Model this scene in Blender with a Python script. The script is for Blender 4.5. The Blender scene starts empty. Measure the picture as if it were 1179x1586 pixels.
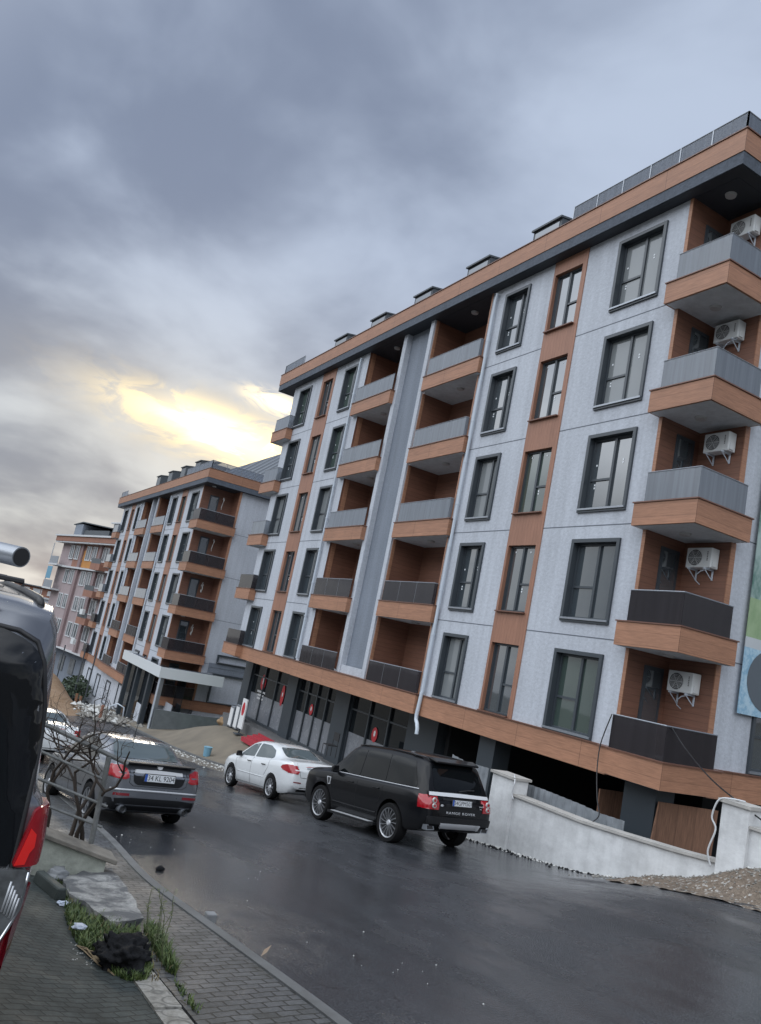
import bpy, bmesh, math, random
from mathutils import Vector, Matrix
from mathutils.bvhtree import BVHTree
from mathutils.geometry import delaunay_2d_cdt
S = bpy.context.scene
COL = S.collection
# ------------------------------------------------------------------ camera
YAW, PITCH, ROLL, FPX = -1.08052930, 0.17195902, 0.20144467, 1222.515
YAW, PITCH, ROLL = math.radians(-61.90976826), math.radians(9.85252641), math.radians(11.54192962)
FW = Vector((math.sin(YAW)*math.cos(PITCH), math.cos(YAW)*math.cos(PITCH), math.sin(PITCH)))
R0 = Vector((math.cos(YAW), -math.sin(YAW), 0)); U0 = R0.cross(FW)
CR = R0*math.cos(ROLL)+U0*math.sin(ROLL); CU = -R0*math.sin(ROLL)+U0*math.cos(ROLL)
cam = bpy.data.cameras.new('camera'); camo = bpy.data.objects.new('camera', cam); COL.objects.link(camo)
camo.matrix_world = Matrix(((CR.x, CU.x, -FW.x, 0), (CR.y, CU.y, -FW.y, 0), (CR.z, CU.z, -FW.z, 0), (0, 0, 0, 1)))
cam.sensor_fit = 'VERTICAL'; cam.sensor_height = 24.0; cam.lens = FPX/1586*24.0
cam.clip_start = 0.05; cam.clip_end = 3000
S.camera = camo
# ------------------------------------------------------------------ node helper
class NT:
    def __init__(s, tree): s.t = tree; s.n = tree.nodes; s.l = tree.links
    def node(s, typ, **kw):
        n = s.n.new(typ)
        for k, v in kw.items(): setattr(n, k, v)
        return n
    def put(s, sock, v):
        if hasattr(v, 'is_linked') or hasattr(v, 'links'): s.l.new(v, sock)
        else: sock.default_value = v
    def m(s, op, a, b=None, c=None, clamp=False):
        n = s.n.new('ShaderNodeMath'); n.operation = op; n.use_clamp = clamp
        s.put(n.inputs[0], a)
        if b is not None: s.put(n.inputs[1], b)
        if c is not None: s.put(n.inputs[2], c)
        return n.outputs[0]
    def dot(s, a, v):
        n = s.n.new('ShaderNodeVectorMath'); n.operation = 'DOT_PRODUCT'; s.put(n.inputs[0], a); n.inputs[1].default_value = v
        return n.outputs['Value']
    def mix(s, f, a, b, mode='MIX'):
        n = s.n.new('ShaderNodeMix'); n.data_type = 'RGBA'; n.blend_type = mode
        s.put(n.inputs[0], f); s.put(n.inputs[6], col4(a) if isinstance(a, tuple) else a); s.put(n.inputs[7], col4(b) if isinstance(b, tuple) else b)
        return n.outputs[2]
    def noise(s, vec, scale, detail=3, rough=.5, dist=0.0):
        n = s.n.new('ShaderNodeTexNoise'); n.inputs['Scale'].default_value = scale; n.inputs['Detail'].default_value = detail
        n.inputs['Roughness'].default_value = rough; n.inputs['Distortion'].default_value = dist
        if vec is not None: s.l.new(vec, n.inputs['Vector'])
        return n.outputs[0]
    def mr(s, v, a, b, c=0., d=1., smooth=False):
        n = s.n.new('ShaderNodeMapRange'); s.put(n.inputs[0], v)
        if smooth: n.interpolation_type = 'SMOOTHSTEP'
        for i, q in enumerate((a, b, c, d)): n.inputs[i+1].default_value = q
        return n.outputs[0]
    def scalev(s, vec, sc, loc=(0, 0, 0), rot=(0, 0, 0)):
        n = s.n.new('ShaderNodeMapping'); s.l.new(vec, n.inputs[0]); n.inputs[1].default_value = loc; n.inputs[2].default_value = rot; n.inputs[3].default_value = sc
        return n.outputs[0]
def col4(c): return (c[0], c[1], c[2], 1.0)
# ------------------------------------------------------------------ sky and sun
SUN = Vector((-.962, .27, .225)).normalized()
w = bpy.data.worlds.new('World'); S.world = w; w.use_nodes = True
T = NT(w.node_tree); T.n.clear()
tc = T.node('ShaderNodeTexCoord').outputs['Generated']
sep = T.node('ShaderNodeSeparateXYZ'); T.l.new(tc, sep.inputs[0])
dz = T.m('MAXIMUM', sep.outputs[2], 0.0)
den = T.m('ADD', dz, 0.28)
cx = T.m('DIVIDE', sep.outputs[0], den); cy = T.m('DIVIDE', sep.outputs[1], den)
cv = T.node('ShaderNodeCombineXYZ'); T.l.new(cx, cv.inputs[0]); T.l.new(cy, cv.inputs[1])
cvo = T.scalev(cv.outputs[0], (1., 1., 1.), (3.1, 1.7, .4))
n1 = T.noise(cvo, 1.35, 5, .5, .3)
n2 = T.noise(T.scalev(cv.outputs[0], (1, 1, 1), (8, 2, 5)), 3.6, 5, .5, .25)
nn = T.m('ADD', T.m('MULTIPLY', n1, .66), T.m('MULTIPLY', n2, .34))
def rayd(px, py): return (FW+CR*((px-589.5)/FPX)-CU*((py-793)/FPX)).normalized()
def blob(px, py, rad):
    d = T.dot(tc, rayd(px, py)); k = 1-math.cos(math.radians(rad))
    return T.m('EXPONENT', T.m('MULTIPLY', T.m('DIVIDE', T.m('SUBTRACT', 1.0, d), k), -1.0))
shift = None
for px, py, rad, amt in ((20, 250, 7, -.03), (30, 600, 7.5, -.08), (80, 700, 5, -.03), (540, 520, 5, -.10), (430, 90, 11, -.035), (1000, 120, 12, .015), (520, 250, 7, .02), (130, 260, 3.5, .06), (300, 480, 6, .05), (720, 330, 8, .03), (60, 480, 4, .03), (170, 560, 4, .03), (60, 830, 7, .05)):
    b_ = T.m('MULTIPLY', blob(px, py, rad), amt); shift = b_ if shift is None else T.m('ADD', shift, b_)
nn = T.m('ADD', nn, shift)
cl = T.mr(nn, .37, .64, 0, 1, True)
low = T.mr(dz, .0, .5, 1, 0, True)
darkc = T.mix(low, (.180, .218, .305), (.215, .236, .280))
litec = T.mix(low, (.40, .465, .585), (.54, .56, .555))
base = T.mix(cl, darkc, litec)
sd = T.dot(tc, SUN)
e1 = Vector((SUN.y, -SUN.x, 0)).normalized()
e2 = SUN.cross(e1).normalized(); e2 = e2 if e2.z > 0 else -e2
ax = T.dot(tc, e1); bx = T.m('SUBTRACT', T.dot(tc, e2), T.m('MULTIPLY', ax, -.13))
front = T.m('GREATER_THAN', sd, 0)
def gauss(sx, sy, ox=0, oy=0):
    a = T.m('POWER', T.m('DIVIDE', T.m('SUBTRACT', ax, ox), sx), 2.0); b = T.m('POWER', T.m('DIVIDE', T.m('SUBTRACT', bx, oy), sy), 2.0)
    return T.m('MULTIPLY', T.m('EXPONENT', T.m('MULTIPLY', T.m('ADD', a, b), -1.0)), front)
n3 = T.noise(T.scalev(tc, (8, 8, 22), (1, 4, 2)), 1.9, 6, .6, .7)
brk = T.mr(n3, .42, .58, 0.0, 1.0, True)
core = T.m('MULTIPLY', gauss(.095, .020, .02), T.m('ADD', T.m('MULTIPLY', brk, .8), .35))
core = T.m('ADD', core, T.m('MULTIPLY', T.m('MULTIPLY', gauss(.03, .009, .055, .062), brk), 1.0))
base = T.mix(T.m('MULTIPLY', gauss(.22, .060, 0.02, -.01), .40), base, (.66, .57, .42))
base = T.mix(T.m('MINIMUM', T.m('MULTIPLY', gauss(.14, .033, .025), T.m('ADD', T.m('MULTIPLY', brk, .8), .15)), 1.0), base, (.88, .66, .30))
base = T.mix(T.m('MINIMUM', T.m('MULTIPLY', core, 1.6), 1.0), base, (2.6, 2.0, .95))
# unseen sky behind the photographer, set brighter and bluer to light the facades
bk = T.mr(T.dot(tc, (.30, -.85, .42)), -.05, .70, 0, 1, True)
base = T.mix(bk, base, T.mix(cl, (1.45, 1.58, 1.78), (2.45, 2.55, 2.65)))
# roofs and trees along the horizon on that side
hz = T.mr(sep.outputs[2], .18, .34, 1.0, 0., True)
base = T.mix(T.m('MULTIPLY', hz, T.mr(T.dot(tc, (.45, -.85, .0)), -.1, .3, 0, .92)), base, (.085, .10, .12))
sky = T.node('ShaderNodeTexSky'); sky.sky_type = 'NISHITA'; sky.sun_disc = False
sky.sun_elevation = math.asin(SUN.z); sky.sun_rotation = math.atan2(SUN.x, SUN.y)
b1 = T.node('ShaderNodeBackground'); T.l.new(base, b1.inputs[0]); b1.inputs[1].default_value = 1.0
b2 = T.node('ShaderNodeBackground'); T.l.new(sky.outputs[0], b2.inputs[0]); b2.inputs[1].default_value = .05
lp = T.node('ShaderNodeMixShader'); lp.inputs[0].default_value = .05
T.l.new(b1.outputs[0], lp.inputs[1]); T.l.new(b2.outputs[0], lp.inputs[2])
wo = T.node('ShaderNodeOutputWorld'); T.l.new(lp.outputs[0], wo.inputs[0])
sl = bpy.data.lights.new('sun', 'SUN'); sl.energy = .7; sl.angle = math.radians(14); sl.color = (1, .88, .7)
so = bpy.data.objects.new('sun', sl); COL.objects.link(so); so.rotation_euler = SUN.to_track_quat('Z', 'Y').to_euler()
S.view_settings.view_transform = 'Standard'; S.view_settings.look = 'None'; S.view_settings.exposure = .38; S.view_settings.gamma = 1
try: S.cycles.max_bounces = 6; S.cycles.use_denoising = True
except Exception: pass
# ------------------------------------------------------------------ ground profile and photo rays
_prof = [(-400, .02), (-130, .02), (-110, .05), (-60, .08), (-36, .088), (-34, .114), (-13, .114), (-5.5, .114), (-3, .06), (0, .03), (150, .03)]
def slope(x):
    for (a, sa), (b, sb) in zip(_prof, _prof[1:]):
        if a <= x <= b: return sa+(sb-sa)*(x-a)/(b-a)
    return .02
_gx = {}
def _build():
    z = -3.708; x = -13.0; st = .1; _gx[-130] = z
    while x > -400: z -= slope(x-st/2)*st; x -= st; _gx[round(x*10)] = z
    z = -3.708; x = -13.0
    while x < 150: z += slope(x+st/2)*st; x += st; _gx[round(x*10)] = z
_build()
def sm(a, b, x): t = max(0., min(1., (x-a)/(b-a))); return t*t*(3-2*t)
def G(x, y=0.0):
    e = .50*sm(-13.6, -8.2, x)*sm(6.5, 13., y)*(1-sm(-6, 6, x)*.6) if x > -14 else 0.0
    x = max(-399.8, min(149.8, x)); k = math.floor(x*10); t = x*10-k
    return _gx[k]*(1-t)+_gx[k+1]*t+e
def ray(px, py): return FW+CR*((px-589.5)/FPX)-CU*((py-793)/FPX)
def gp(px, py, dz=0.0):
    d = ray(px, py); lo, hi = 1.0, 400.0
    f = lambda t: d.z*t-(G(d.x*t, d.y*t)+dz)
    t = 1.0
    while t < 300 and f(t) > 0: t += .25
    lo, hi = t-.25, t
    for _ in range(30):
        mid = (lo+hi)/2
        if f(mid) > 0: lo = mid
        else: hi = mid
    return d*hi
def yp(px, py, Y): d = ray(px, py); return d*(Y/d.y)
def xp(px, py, X): d = ray(px, py); return d*(X/d.x)
# ------------------------------------------------------------------ mesh builder
class MB:
    def __init__(s, T=None): s.v = []; s.f = []; s.T = T
    def add(s, vs, fs):
        o = len(s.v)
        for p in vs: s.v.append(tuple(s.T(*p)) if s.T else tuple(p))
        for f in fs: s.f.append(tuple(i+o for i in f))
        return s
    def box(s, x0, x1, y0, y1, z0, z1):
        x0, x1 = min(x0, x1), max(x0, x1); y0, y1 = min(y0, y1), max(y0, y1); z0, z1 = min(z0, z1), max(z0, z1)
        return s.add([(x0, y0, z0), (x1, y0, z0), (x1, y1, z0), (x0, y1, z0), (x0, y0, z1), (x1, y0, z1), (x1, y1, z1), (x0, y1, z1)],
              [(0, 3, 2, 1), (4, 5, 6, 7), (0, 1, 5, 4), (1, 2, 6, 5), (2, 3, 7, 6), (3, 0, 4, 7)])
    def quad(s, a, b, c, d): return s.add([a, b, c, d], [(0, 1, 2, 3)])
    def prism(s, poly, y0, y1, ax='y'):
        n = len(poly)
        f = {'y': lambda p, t: (p[0], t, p[1]), 'x': lambda p, t: (t, p[0], p[1]), 'z': lambda p, t: (p[0], p[1], t)}[ax]
        vs = [f(p, y0) for p in poly]+[f(p, y1) for p in poly]
        return s.add(vs, [tuple(range(n))[::-1], tuple(range(n, 2*n))]+[(i, (i+1) % n, n+(i+1) % n, n+i) for i in range(n)])
    def tube(s, pts, r, n=8, cap=True):
        pts = [Vector(p) for p in pts]; rr = r if isinstance(r, (list, tuple)) else [r]*len(pts)
        vs = []; fs = []; up = None
        for i, p in enumerate(pts):
            d = (pts[min(i+1, len(pts)-1)]-pts[max(i-1, 0)])
            if d.length < 1e-9: d = Vector((0, 0, 1))
            d.normalize()
            if up is None: up = Vector((0, 0, 1)) if abs(d.z) < .9 else Vector((1, 0, 0))
            a = d.cross(up)
            if a.length < 1e-4: a = d.cross(Vector((0, 1, .1)))
            a.normalize(); b = d.cross(a); up = b if False else up
            for k in range(n):
                t = 2*math.pi*k/n; vs.append(p+a*(math.cos(t)*rr[i])+b*(math.sin(t)*rr[i]))
        for i in range(len(pts)-1):
            for k in range(n):
                fs.append((i*n+k, i*n+(k+1) % n, (i+1)*n+(k+1) % n, (i+1)*n+k))
        if cap: fs.append(tuple(range(n))); fs.append(tuple((len(pts)-1)*n+k for k in range(n))[::-1])
        return s.add(vs, fs)
    def disc(s, c, r, axis='y', n=20, h=.01, r2=None):
        r2 = r if r2 is None else r2
        c = Vector(c); f = {'y': lambda a, b, t: Vector((a, t, b)), 'x': lambda a, b, t: Vector((t, a, b)), 'z': lambda a, b, t: Vector((a, b, t))}[axis]
        vs = [c+f(math.cos(2*math.pi*k/n)*q, math.sin(2*math.pi*k/n)*q, t) for t, q in ((0, r), (h, r2)) for k in range(n)]
        return s.add(vs, [tuple(range(n)), tuple(range(n, 2*n))[::-1]]+[(i, (i+1) % n, n+(i+1) % n, n+i) for i in range(n)])
    def wall(s, u0, u1, z0, z1, holes, y=0.0, depth=.22):
        """sheet in the local xz plane (facing -y) with rectangular openings whose reveals run back by depth"""
        us = sorted({u0, u1}|{h[i] for h in holes for i in (0, 1) if u0 < h[i] < u1}); zs = sorted({z0, z1}|{h[i] for h in holes for i in (2, 3) if z0 < h[i] < z1})
        for a, b in zip(us, us[1:]):
            for c, d in zip(zs, zs[1:]):
                mx, mz = (a+b)/2, (c+d)/2
                if any(h[0] < mx < h[1] and h[2] < mz < h[3] for h in holes): continue
                s.quad((a, y, c), (b, y, c), (b, y, d), (a, y, d))
        for h in holes:
            if h[1] <= u0+1e-6 or h[0] >= u1-1e-6: continue
            a, b, c, d = max(h[0], u0), min(h[1], u1), max(h[2], z0), min(h[3], z1); Y = y+depth
            s.quad((a, y, c), (a, y, d), (a, Y, d), (a, Y, c)); s.quad((b, y, c), (b, Y, c), (b, Y, d), (b, y, d))
            s.quad((a, y, d), (b, y, d), (b, Y, d), (a, Y, d)); s.quad((a, y, c), (a, Y, c), (b, Y, c), (b, y, c))
        return s
    def mesh(s, name, mat, smooth=False):
        me = bpy.data.meshes.new(name); me.from_pydata(s.v, [], s.f); me.update()
        if mat: me.materials.append(mat)
        if smooth:
            for p in me.polygons: p.use_smooth = True
        return me
    def build(s, name, mat, parent=None, smooth=False, recalc=True, auto=None):
        me = s.mesh(name, mat, smooth)
        if recalc:
            b = bmesh.new(); b.from_mesh(me); bmesh.ops.recalc_face_normals(b, faces=b.faces); b.to_mesh(me); b.free()
        if auto is not None:
            for p in me.polygons: p.use_smooth = True
            me.set_sharp_from_angle(angle=math.radians(auto))
        o = bpy.data.objects.new(name, me); COL.objects.link(o)
        if parent: o.parent = parent
        return o
def inst(name, me, parent, loc=(0, 0, 0), rz=0.0):
    o = bpy.data.objects.new(name, me); COL.objects.link(o); o.parent = parent; o.location = loc; o.rotation_euler = (0, 0, rz); return o
def empty(name, loc=(0, 0, 0), rot=(0, 0, 0)):
    o = bpy.data.objects.new(name, None); COL.objects.link(o); o.location = loc; o.rotation_euler = rot; o.empty_display_size = .2; return o
def tag(o, label=None, cat=None, group=None, kind=None):
    if label: o['label'] = label
    if cat: o['category'] = cat
    if group: o['group'] = group
    if kind: o['kind'] = kind
    return o
def kids(o): return [c for c in bpy.data.objects if c.parent == o]
def copy_tree(o, parent=None):
    c = o.copy(); COL.objects.link(c)
    if parent: c.parent = parent
    for ch in kids(o): copy_tree(ch, c)
    return c
rnd = random.Random(7)
# ------------------------------------------------------------------ materials
def mat(name, color, rough=.6, metal=0., bump=0., bscale=40., var=0., vscale=3., spec=.5, ior=None, coat=0., emis=None, detail=4, coords='Object', stain=None):
    m = bpy.data.materials.new(name); m.use_nodes = True; t = NT(m.node_tree); b = t.n['Principled BSDF']
    b.inputs['Base Color'].default_value = col4(color); b.inputs['Roughness'].default_value = rough; b.inputs['Metallic'].default_value = metal
    b.inputs['Specular IOR Level'].default_value = spec
    if ior: b.inputs['IOR'].default_value = ior
    if coat: b.inputs['Coat Weight'].default_value = coat; b.inputs['Coat Roughness'].default_value = .04
    co = t.node('ShaderNodeTexCoord').outputs[coords]
    if var:
        n = t.noise(co, vscale, 5, .6); f = t.mr(n, .3, .7, 1-var, 1+var)
        x = t.node('ShaderNodeVectorMath', operation='SCALE'); x.inputs[0].default_value = color; t.l.new(f, x.inputs['Scale']); t.l.new(x.outputs[0], b.inputs['Base Color'])
        t.l.new(t.mr(n, .3, .7, max(.02, rough-.08), min(1, rough+.08)), b.inputs['Roughness'])
    if bump:
        n = t.noise(co, bscale, detail, .6); bp = t.node('ShaderNodeBump'); bp.inputs['Strength'].default_value = bump; bp.inputs['Distance'].default_value = .01
        t.l.new(n, bp.inputs['Height']); t.l.new(bp.outputs[0], b.inputs['Normal'])
    return m
def plaster(name, color, rough=.85, sc=9., amp=.16):
    """stippled render coat: blotchy grain with a trowelled relief and faint run-off streaks"""
    m = mat(name, color, rough); t = NT(m.node_tree); b = t.n['Principled BSDF']; co = t.node('ShaderNodeTexCoord').outputs['Object']
    n = t.noise(t.scalev(co, (1, 1, 1.4)), sc, 4, .7); n2 = t.noise(co, .45, 3, .5); n3 = t.noise(t.scalev(co, (2.2, 2.2, .12)), 1.6, 4, .6)
    f = t.m('ADD', t.mr(n, .3, .7, -amp, amp), t.m('ADD', t.mr(n2, .3, .7, -.06, .06), t.mr(n3, .35, .75, .05, -.14)))
    x = t.node('ShaderNodeVectorMath', operation='SCALE'); x.inputs[0].default_value = color; t.l.new(t.m('ADD', f, 1.0), x.inputs['Scale']); t.l.new(x.outputs[0], b.inputs['Base Color'])
    bp = t.node('ShaderNodeBump'); bp.inputs['Strength'].default_value = .5; bp.inputs['Distance'].default_value = .02
    t.l.new(t.noise(co, sc*1.6, 4, .7), bp.inputs['Height']); t.l.new(bp.outputs[0], b.inputs['Normal'])
    return m
def wood(name, color, axis='z', pitch=.14, rough=.55, groove=.55, var=.16, panel=None):
    """printed timber cladding: boards across `axis`, grain along them"""
    m = mat(name, color, rough); t = NT(m.node_tree); b = t.n['Principled BSDF']; co = t.node('ShaderNodeTexCoord').outputs['Object']
    sp = t.node('ShaderNodeSeparateXYZ'); t.l.new(co, sp.inputs[0])
    if axis == 'z': c = sp.outputs[2]; gv = t.scalev(co, (1.2, 1.2, 16))
    else: c = t.m('ADD', sp.outputs[0], sp.outputs[1]); gv = t.scalev(co, (16, 16, 1.2))
    q = t.m('DIVIDE', c, pitch); fr = t.m('FRACT', q); cell = t.m('FLOOR', q)
    line = t.m('LESS_THAN', fr, .07)
    grain = t.mr(t.noise(gv, 2.0, 5, .65), .3, .7, 1-var, 1+var)
    wn = t.node('ShaderNodeTexWhiteNoise'); wn.noise_dimensions = '1D'; t.l.new(cell, wn.inputs['W'])
    f = t.m('MULTIPLY', grain, t.mr(wn.outputs['Value'], 0, 1, .93, 1.07))
    f = t.m('MULTIPLY', f, t.mr(line, 0, 1, 1, groove))
    if panel:
        pq = t.m('FRACT', t.m('DIVIDE', t.m('ADD', sp.outputs[0], sp.outputs[1]), panel)); f = t.m('MULTIPLY', f, t.mr(t.m('LESS_THAN', pq, .006), 0, 1, 1, .45))
    f = t.m('MULTIPLY', f, t.mr(t.noise(co, .6, 3, .5), .3, .7, .92, 1.08))
    x = t.node('ShaderNodeVectorMath', operation='SCALE'); x.inputs[0].default_value = color; t.l.new(f, x.inputs['Scale']); t.l.new(x.outputs[0], b.inputs['Base Color'])
    bp = t.node('ShaderNodeBump'); bp.inputs['Strength'].default_value = .3; bp.inputs['Distance'].default_value = .01; t.l.new(f, bp.inputs['Height']); t.l.new(bp.outputs[0], b.inputs['Normal'])
    return m
def glassm(name, color, alpha=1.0, rough=.04, ior=1.5, spec=.5):
    """glass sheet: tinted, part see-through, mirrors the sky at grazing angles"""
    m = bpy.data.materials.new(name); m.use_nodes = True; t = NT(m.node_tree); t.n.clear()
    o = t.node('ShaderNodeOutputMaterial'); p = t.node('ShaderNodeBsdfPrincipled'); p.inputs['Base Color'].default_value = col4(color); p.inputs['Roughness'].default_value = rough
    p.inputs['IOR'].default_value = ior; p.inputs['Specular IOR Level'].default_value = spec
    co = t.node('ShaderNodeTexCoord').outputs['Object']; bp = t.node('ShaderNodeBump'); bp.inputs['Strength'].default_value = .03; bp.inputs['Distance'].default_value = .05
    t.l.new(t.noise(co, 1.2, 2, .5), bp.inputs['Height']); t.l.new(bp.outputs[0], p.inputs['Normal'])
    if alpha < 1:
        st = t.mr(t.noise(t.scalev(co, (7, 7, .25)), 1.5, 4, .65), .35, .7, .88, 1.15); xx = t.node('ShaderNodeVectorMath', operation='SCALE'); xx.inputs[0].default_value = color; t.l.new(st, xx.inputs['Scale']); t.l.new(xx.outputs[0], p.inputs['Base Color'])  # upright streaks in the tint imitate reflections in the glass
        tr = t.node('ShaderNodeBsdfTransparent'); tr.inputs[0].default_value = (min(1, .5+color[0]), min(1, .5+color[1]), min(1, .5+color[2]), 1)
        fr = t.node('ShaderNodeFresnel'); fr.inputs[0].default_value = ior
        mx = t.node('ShaderNodeMixShader'); t.l.new(t.m('ADD', fr.outputs[0], alpha, clamp=True), mx.inputs[0]); t.l.new(tr.outputs[0], mx.inputs[1]); t.l.new(p.outputs[0], mx.inputs[2]); t.l.new(mx.outputs[0], o.inputs[0])
    else: t.l.new(p.outputs[0], o.inputs[0])
    return m
M = {}
M['wall'] = plaster('grey_render', (.475, .50, .545), amp=.12)
M['fin'] = plaster('dark_grey_render', (.20, .225, .265), sc=14)
M['white'] = plaster('white_render', (.62, .66, .72), amp=.05)
M['garden'] = plaster('white_masonry_paint', (.62, .625, .625), sc=2.2, amp=.15)
M['trim'] = mat('anthracite_trim', (.055, .065, .075), .5, bump=.1)
M['frame'] = mat('anthracite_frame', (.05, .06, .07), .35)
M['seam'] = mat('joint', (.13, .145, .17), .8)
M['wood'] = wood('cladding_across', (.345, .172, .102), 'z', .31, groove=.82, var=.22, panel=2.45)
M['woodv'] = wood('cladding_upright', (.305, .15, .096), 'x', .14, groove=.72)
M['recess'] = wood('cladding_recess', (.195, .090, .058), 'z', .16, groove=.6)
M['cap'] = mat('copper_brown_cap', (.16, .075, .05), .4)
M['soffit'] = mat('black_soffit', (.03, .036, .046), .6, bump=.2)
M['fasc'] = plaster('dark_fascia', (.085, .10, .125), sc=12, amp=.25)
M['ceil'] = plaster('white_ceiling', (.58, .61, .64), amp=.05)
M['pane'] = glassm('window_pane', (.045, .058, .068), 1.0, .03, 2.5, .6)
M['sticker'] = mat('white_sticker', (.75, .78, .8), .5)
M['bglass'] = glassm('balcony_glass', (.30, .33, .37), .48, .12, 1.6)
M['pane2'] = glassm('curtained_pane', (.20, .215, .22), 1.0, .05, 1.6)
M['pane3'] = glassm('greenish_pane', (.05, .075, .065), 1.0, .03, 2.1, .6)
M['bglass2'] = glassm('smoked_balcony_glass', (.05, .045, .05), .55, .05, 1.5)
M['alu'] = mat('grey_aluminium', (.30, .32, .35), .35, .6)
M['pipe'] = mat('white_pvc', (.52, .57, .63), .4)
M['acw'] = mat('ac_white', (.66, .68, .68), .45, var=.04)
M['black'] = mat('black_plastic', (.02, .02, .022), .5)
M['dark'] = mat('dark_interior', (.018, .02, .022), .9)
M['lamp'] = mat('frosted_lamp', (.45, .45, .45), .4)
M['conc'] = mat('concrete', (.20, .205, .21), .85, bump=.5, bscale=30, var=.2, vscale=2.5)
M['rail'] = glassm('roof_glass', (.30, .33, .38), .30, .06, 1.5)
# ------------------------------------------------------------------ terrain
def strip(name, mat_, x0, x1, y0f, y1f, dz, ny=2, step=.5, skirt=0.0):
    """ground-following sheet between two edge curves y0f(x), y1f(x)"""
    mb = MB(); n = max(2, int((x1-x0)/step)+1)
    y0f_ = y0f if callable(y0f) else (lambda x: y0f); y1f_ = y1f if callable(y1f) else (lambda x: y1f)
    vs = []; fs = []
    for i in range(n):
        x = x0+(x1-x0)*i/(n-1); a, b = y0f_(x), y1f_(x)
        for j in range(ny+1): yy = a+(b-a)*j/ny; vs.append((x, yy, G(x, yy)+dz))
    for i in range(n-1):
        for j in range(ny):
            k = i*(ny+1)+j; fs.append((k, k+ny+1, k+ny+2, k+1))
    mb.add(vs, fs)
    if skirt:
        for jj in (0, ny):
            o = len(mb.v); mb.add([(vs[i*(ny+1)+jj][0], vs[i*(ny+1)+jj][1], vs[i*(ny+1)+jj][2]-q) for i in range(n) for q in (0, skirt)], [(2*i, 2*i+2, 2*i+3, 2*i+1) for i in range(n-1)])
        for ii in (0, n-1):
            a, b = vs[ii*(ny+1)], vs[ii*(ny+1)+ny]; mb.quad(a, b, (b[0], b[1], b[2]-skirt), (a[0], a[1], a[2]-skirt))
    return mb.build(name, mat_, smooth=False)
def earth():
    m = mat('earth', (.19, .155, .115), .9); t = NT(m.node_tree); b = t.n['Principled BSDF']; co = t.node('ShaderNodeTexCoord').outputs['Object']
    n = t.noise(co, .5, 6, .65); n2 = t.noise(co, 7, 5, .7)
    c = t.mix(t.mr(n, .35, .65), (.035, .036, .03), (.075, .066, .052)); c = t.mix(t.mr(n2, .5, .72), c, (.11, .10, .085))
    t.l.new(c, b.inputs['Base Color']); bp = t.node('ShaderNodeBump'); bp.inputs['Strength'].default_value = .6; bp.inputs['Distance'].default_value = .04
    t.l.new(n2, bp.inputs['Height']); t.l.new(bp.outputs[0], b.inputs['Normal']); return m
M['earth'] = earth()
def asphalt():
    m = mat('wet_asphalt', (.04, .042, .047), .4); t = NT(m.node_tree); b = t.n['Principled BSDF']; co = t.node('ShaderNodeTexCoord').outputs['Object']
    big = t.noise(co, .22, 4, .55, .4); mid = t.noise(t.scalev(co, (.5, 1.2, 1)), 1.1, 5, .6); fine = t.noise(co, 55, 3, .7)
    vo = t.node('ShaderNodeTexVoronoi'); vo.inputs['Scale'].default_value = 48; t.l.new(co, vo.inputs['Vector'])
    c = t.mix(t.mr(fine, .35, .68), (.012, .0135, .017), (.088, .093, .102)); c = t.mix(t.mr(mid, .35, .7, 0, .5), c, (.036, .038, .044))
    stone = t.m('LESS_THAN', vo.outputs['Distance'], .13); wn = t.node('ShaderNodeTexWhiteNoise'); t.l.new(vo.outputs['Position'], wn.inputs['Vector'])
    c = t.mix(t.m('MULTIPLY', stone, t.m('GREATER_THAN', wn.outputs['Value'], .80)), c, (.22, .22, .21))
    vc = t.node('ShaderNodeTexVoronoi'); vc.feature = 'DISTANCE_TO_EDGE'; vc.inputs['Scale'].default_value = .42; wv = t.node('ShaderNodeVectorMath', operation='ADD'); t.l.new(co, wv.inputs[0]); wc_ = t.node('ShaderNodeTexNoise'); wc_.inputs['Scale'].default_value = 2.2; wc_.inputs['Detail'].default_value = 5; t.l.new(co, wc_.inputs['Vector']); t.l.new(wc_.outputs[1], wv.inputs[1]); t.l.new(wv.outputs[0], vc.inputs['Vector'])
    crack = t.m('MULTIPLY', t.m('LESS_THAN', vc.outputs['Distance'], .006), t.mr(mid, .52, .66, 0, .6)); c = t.mix(crack, c, (.006, .006, .007))
    c = t.mix(t.mr(t.noise(t.scalev(co, (.25, 1.4, 1)), .8, 3, .5), .50, .62, 0, .28), c, (.012, .013, .015))
    t.l.new(c, b.inputs['Base Color'])
    wet = t.mr(t.m('ADD', t.m('MULTIPLY', big, .6), t.m('MULTIPLY', mid, .4)), .37, .55, 0, 1, True)
    t.l.new(t.mr(wet, 0, 1, .42, .12), b.inputs['Roughness'])
    bp = t.node('ShaderNodeBump'); bp.inputs['Distance'].default_value = .012; t.l.new(t.mr(wet, 0, 1, 1.0, .22), bp.inputs['Strength'])
    t.l.new(t.m('ADD', fine, t.m('MULTIPLY', vo.outputs['Distance'], .8)), bp.inputs['Height']); t.l.new(bp.outputs[0], b.inputs['Normal']); return m
M['asphalt'] = asphalt()
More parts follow.
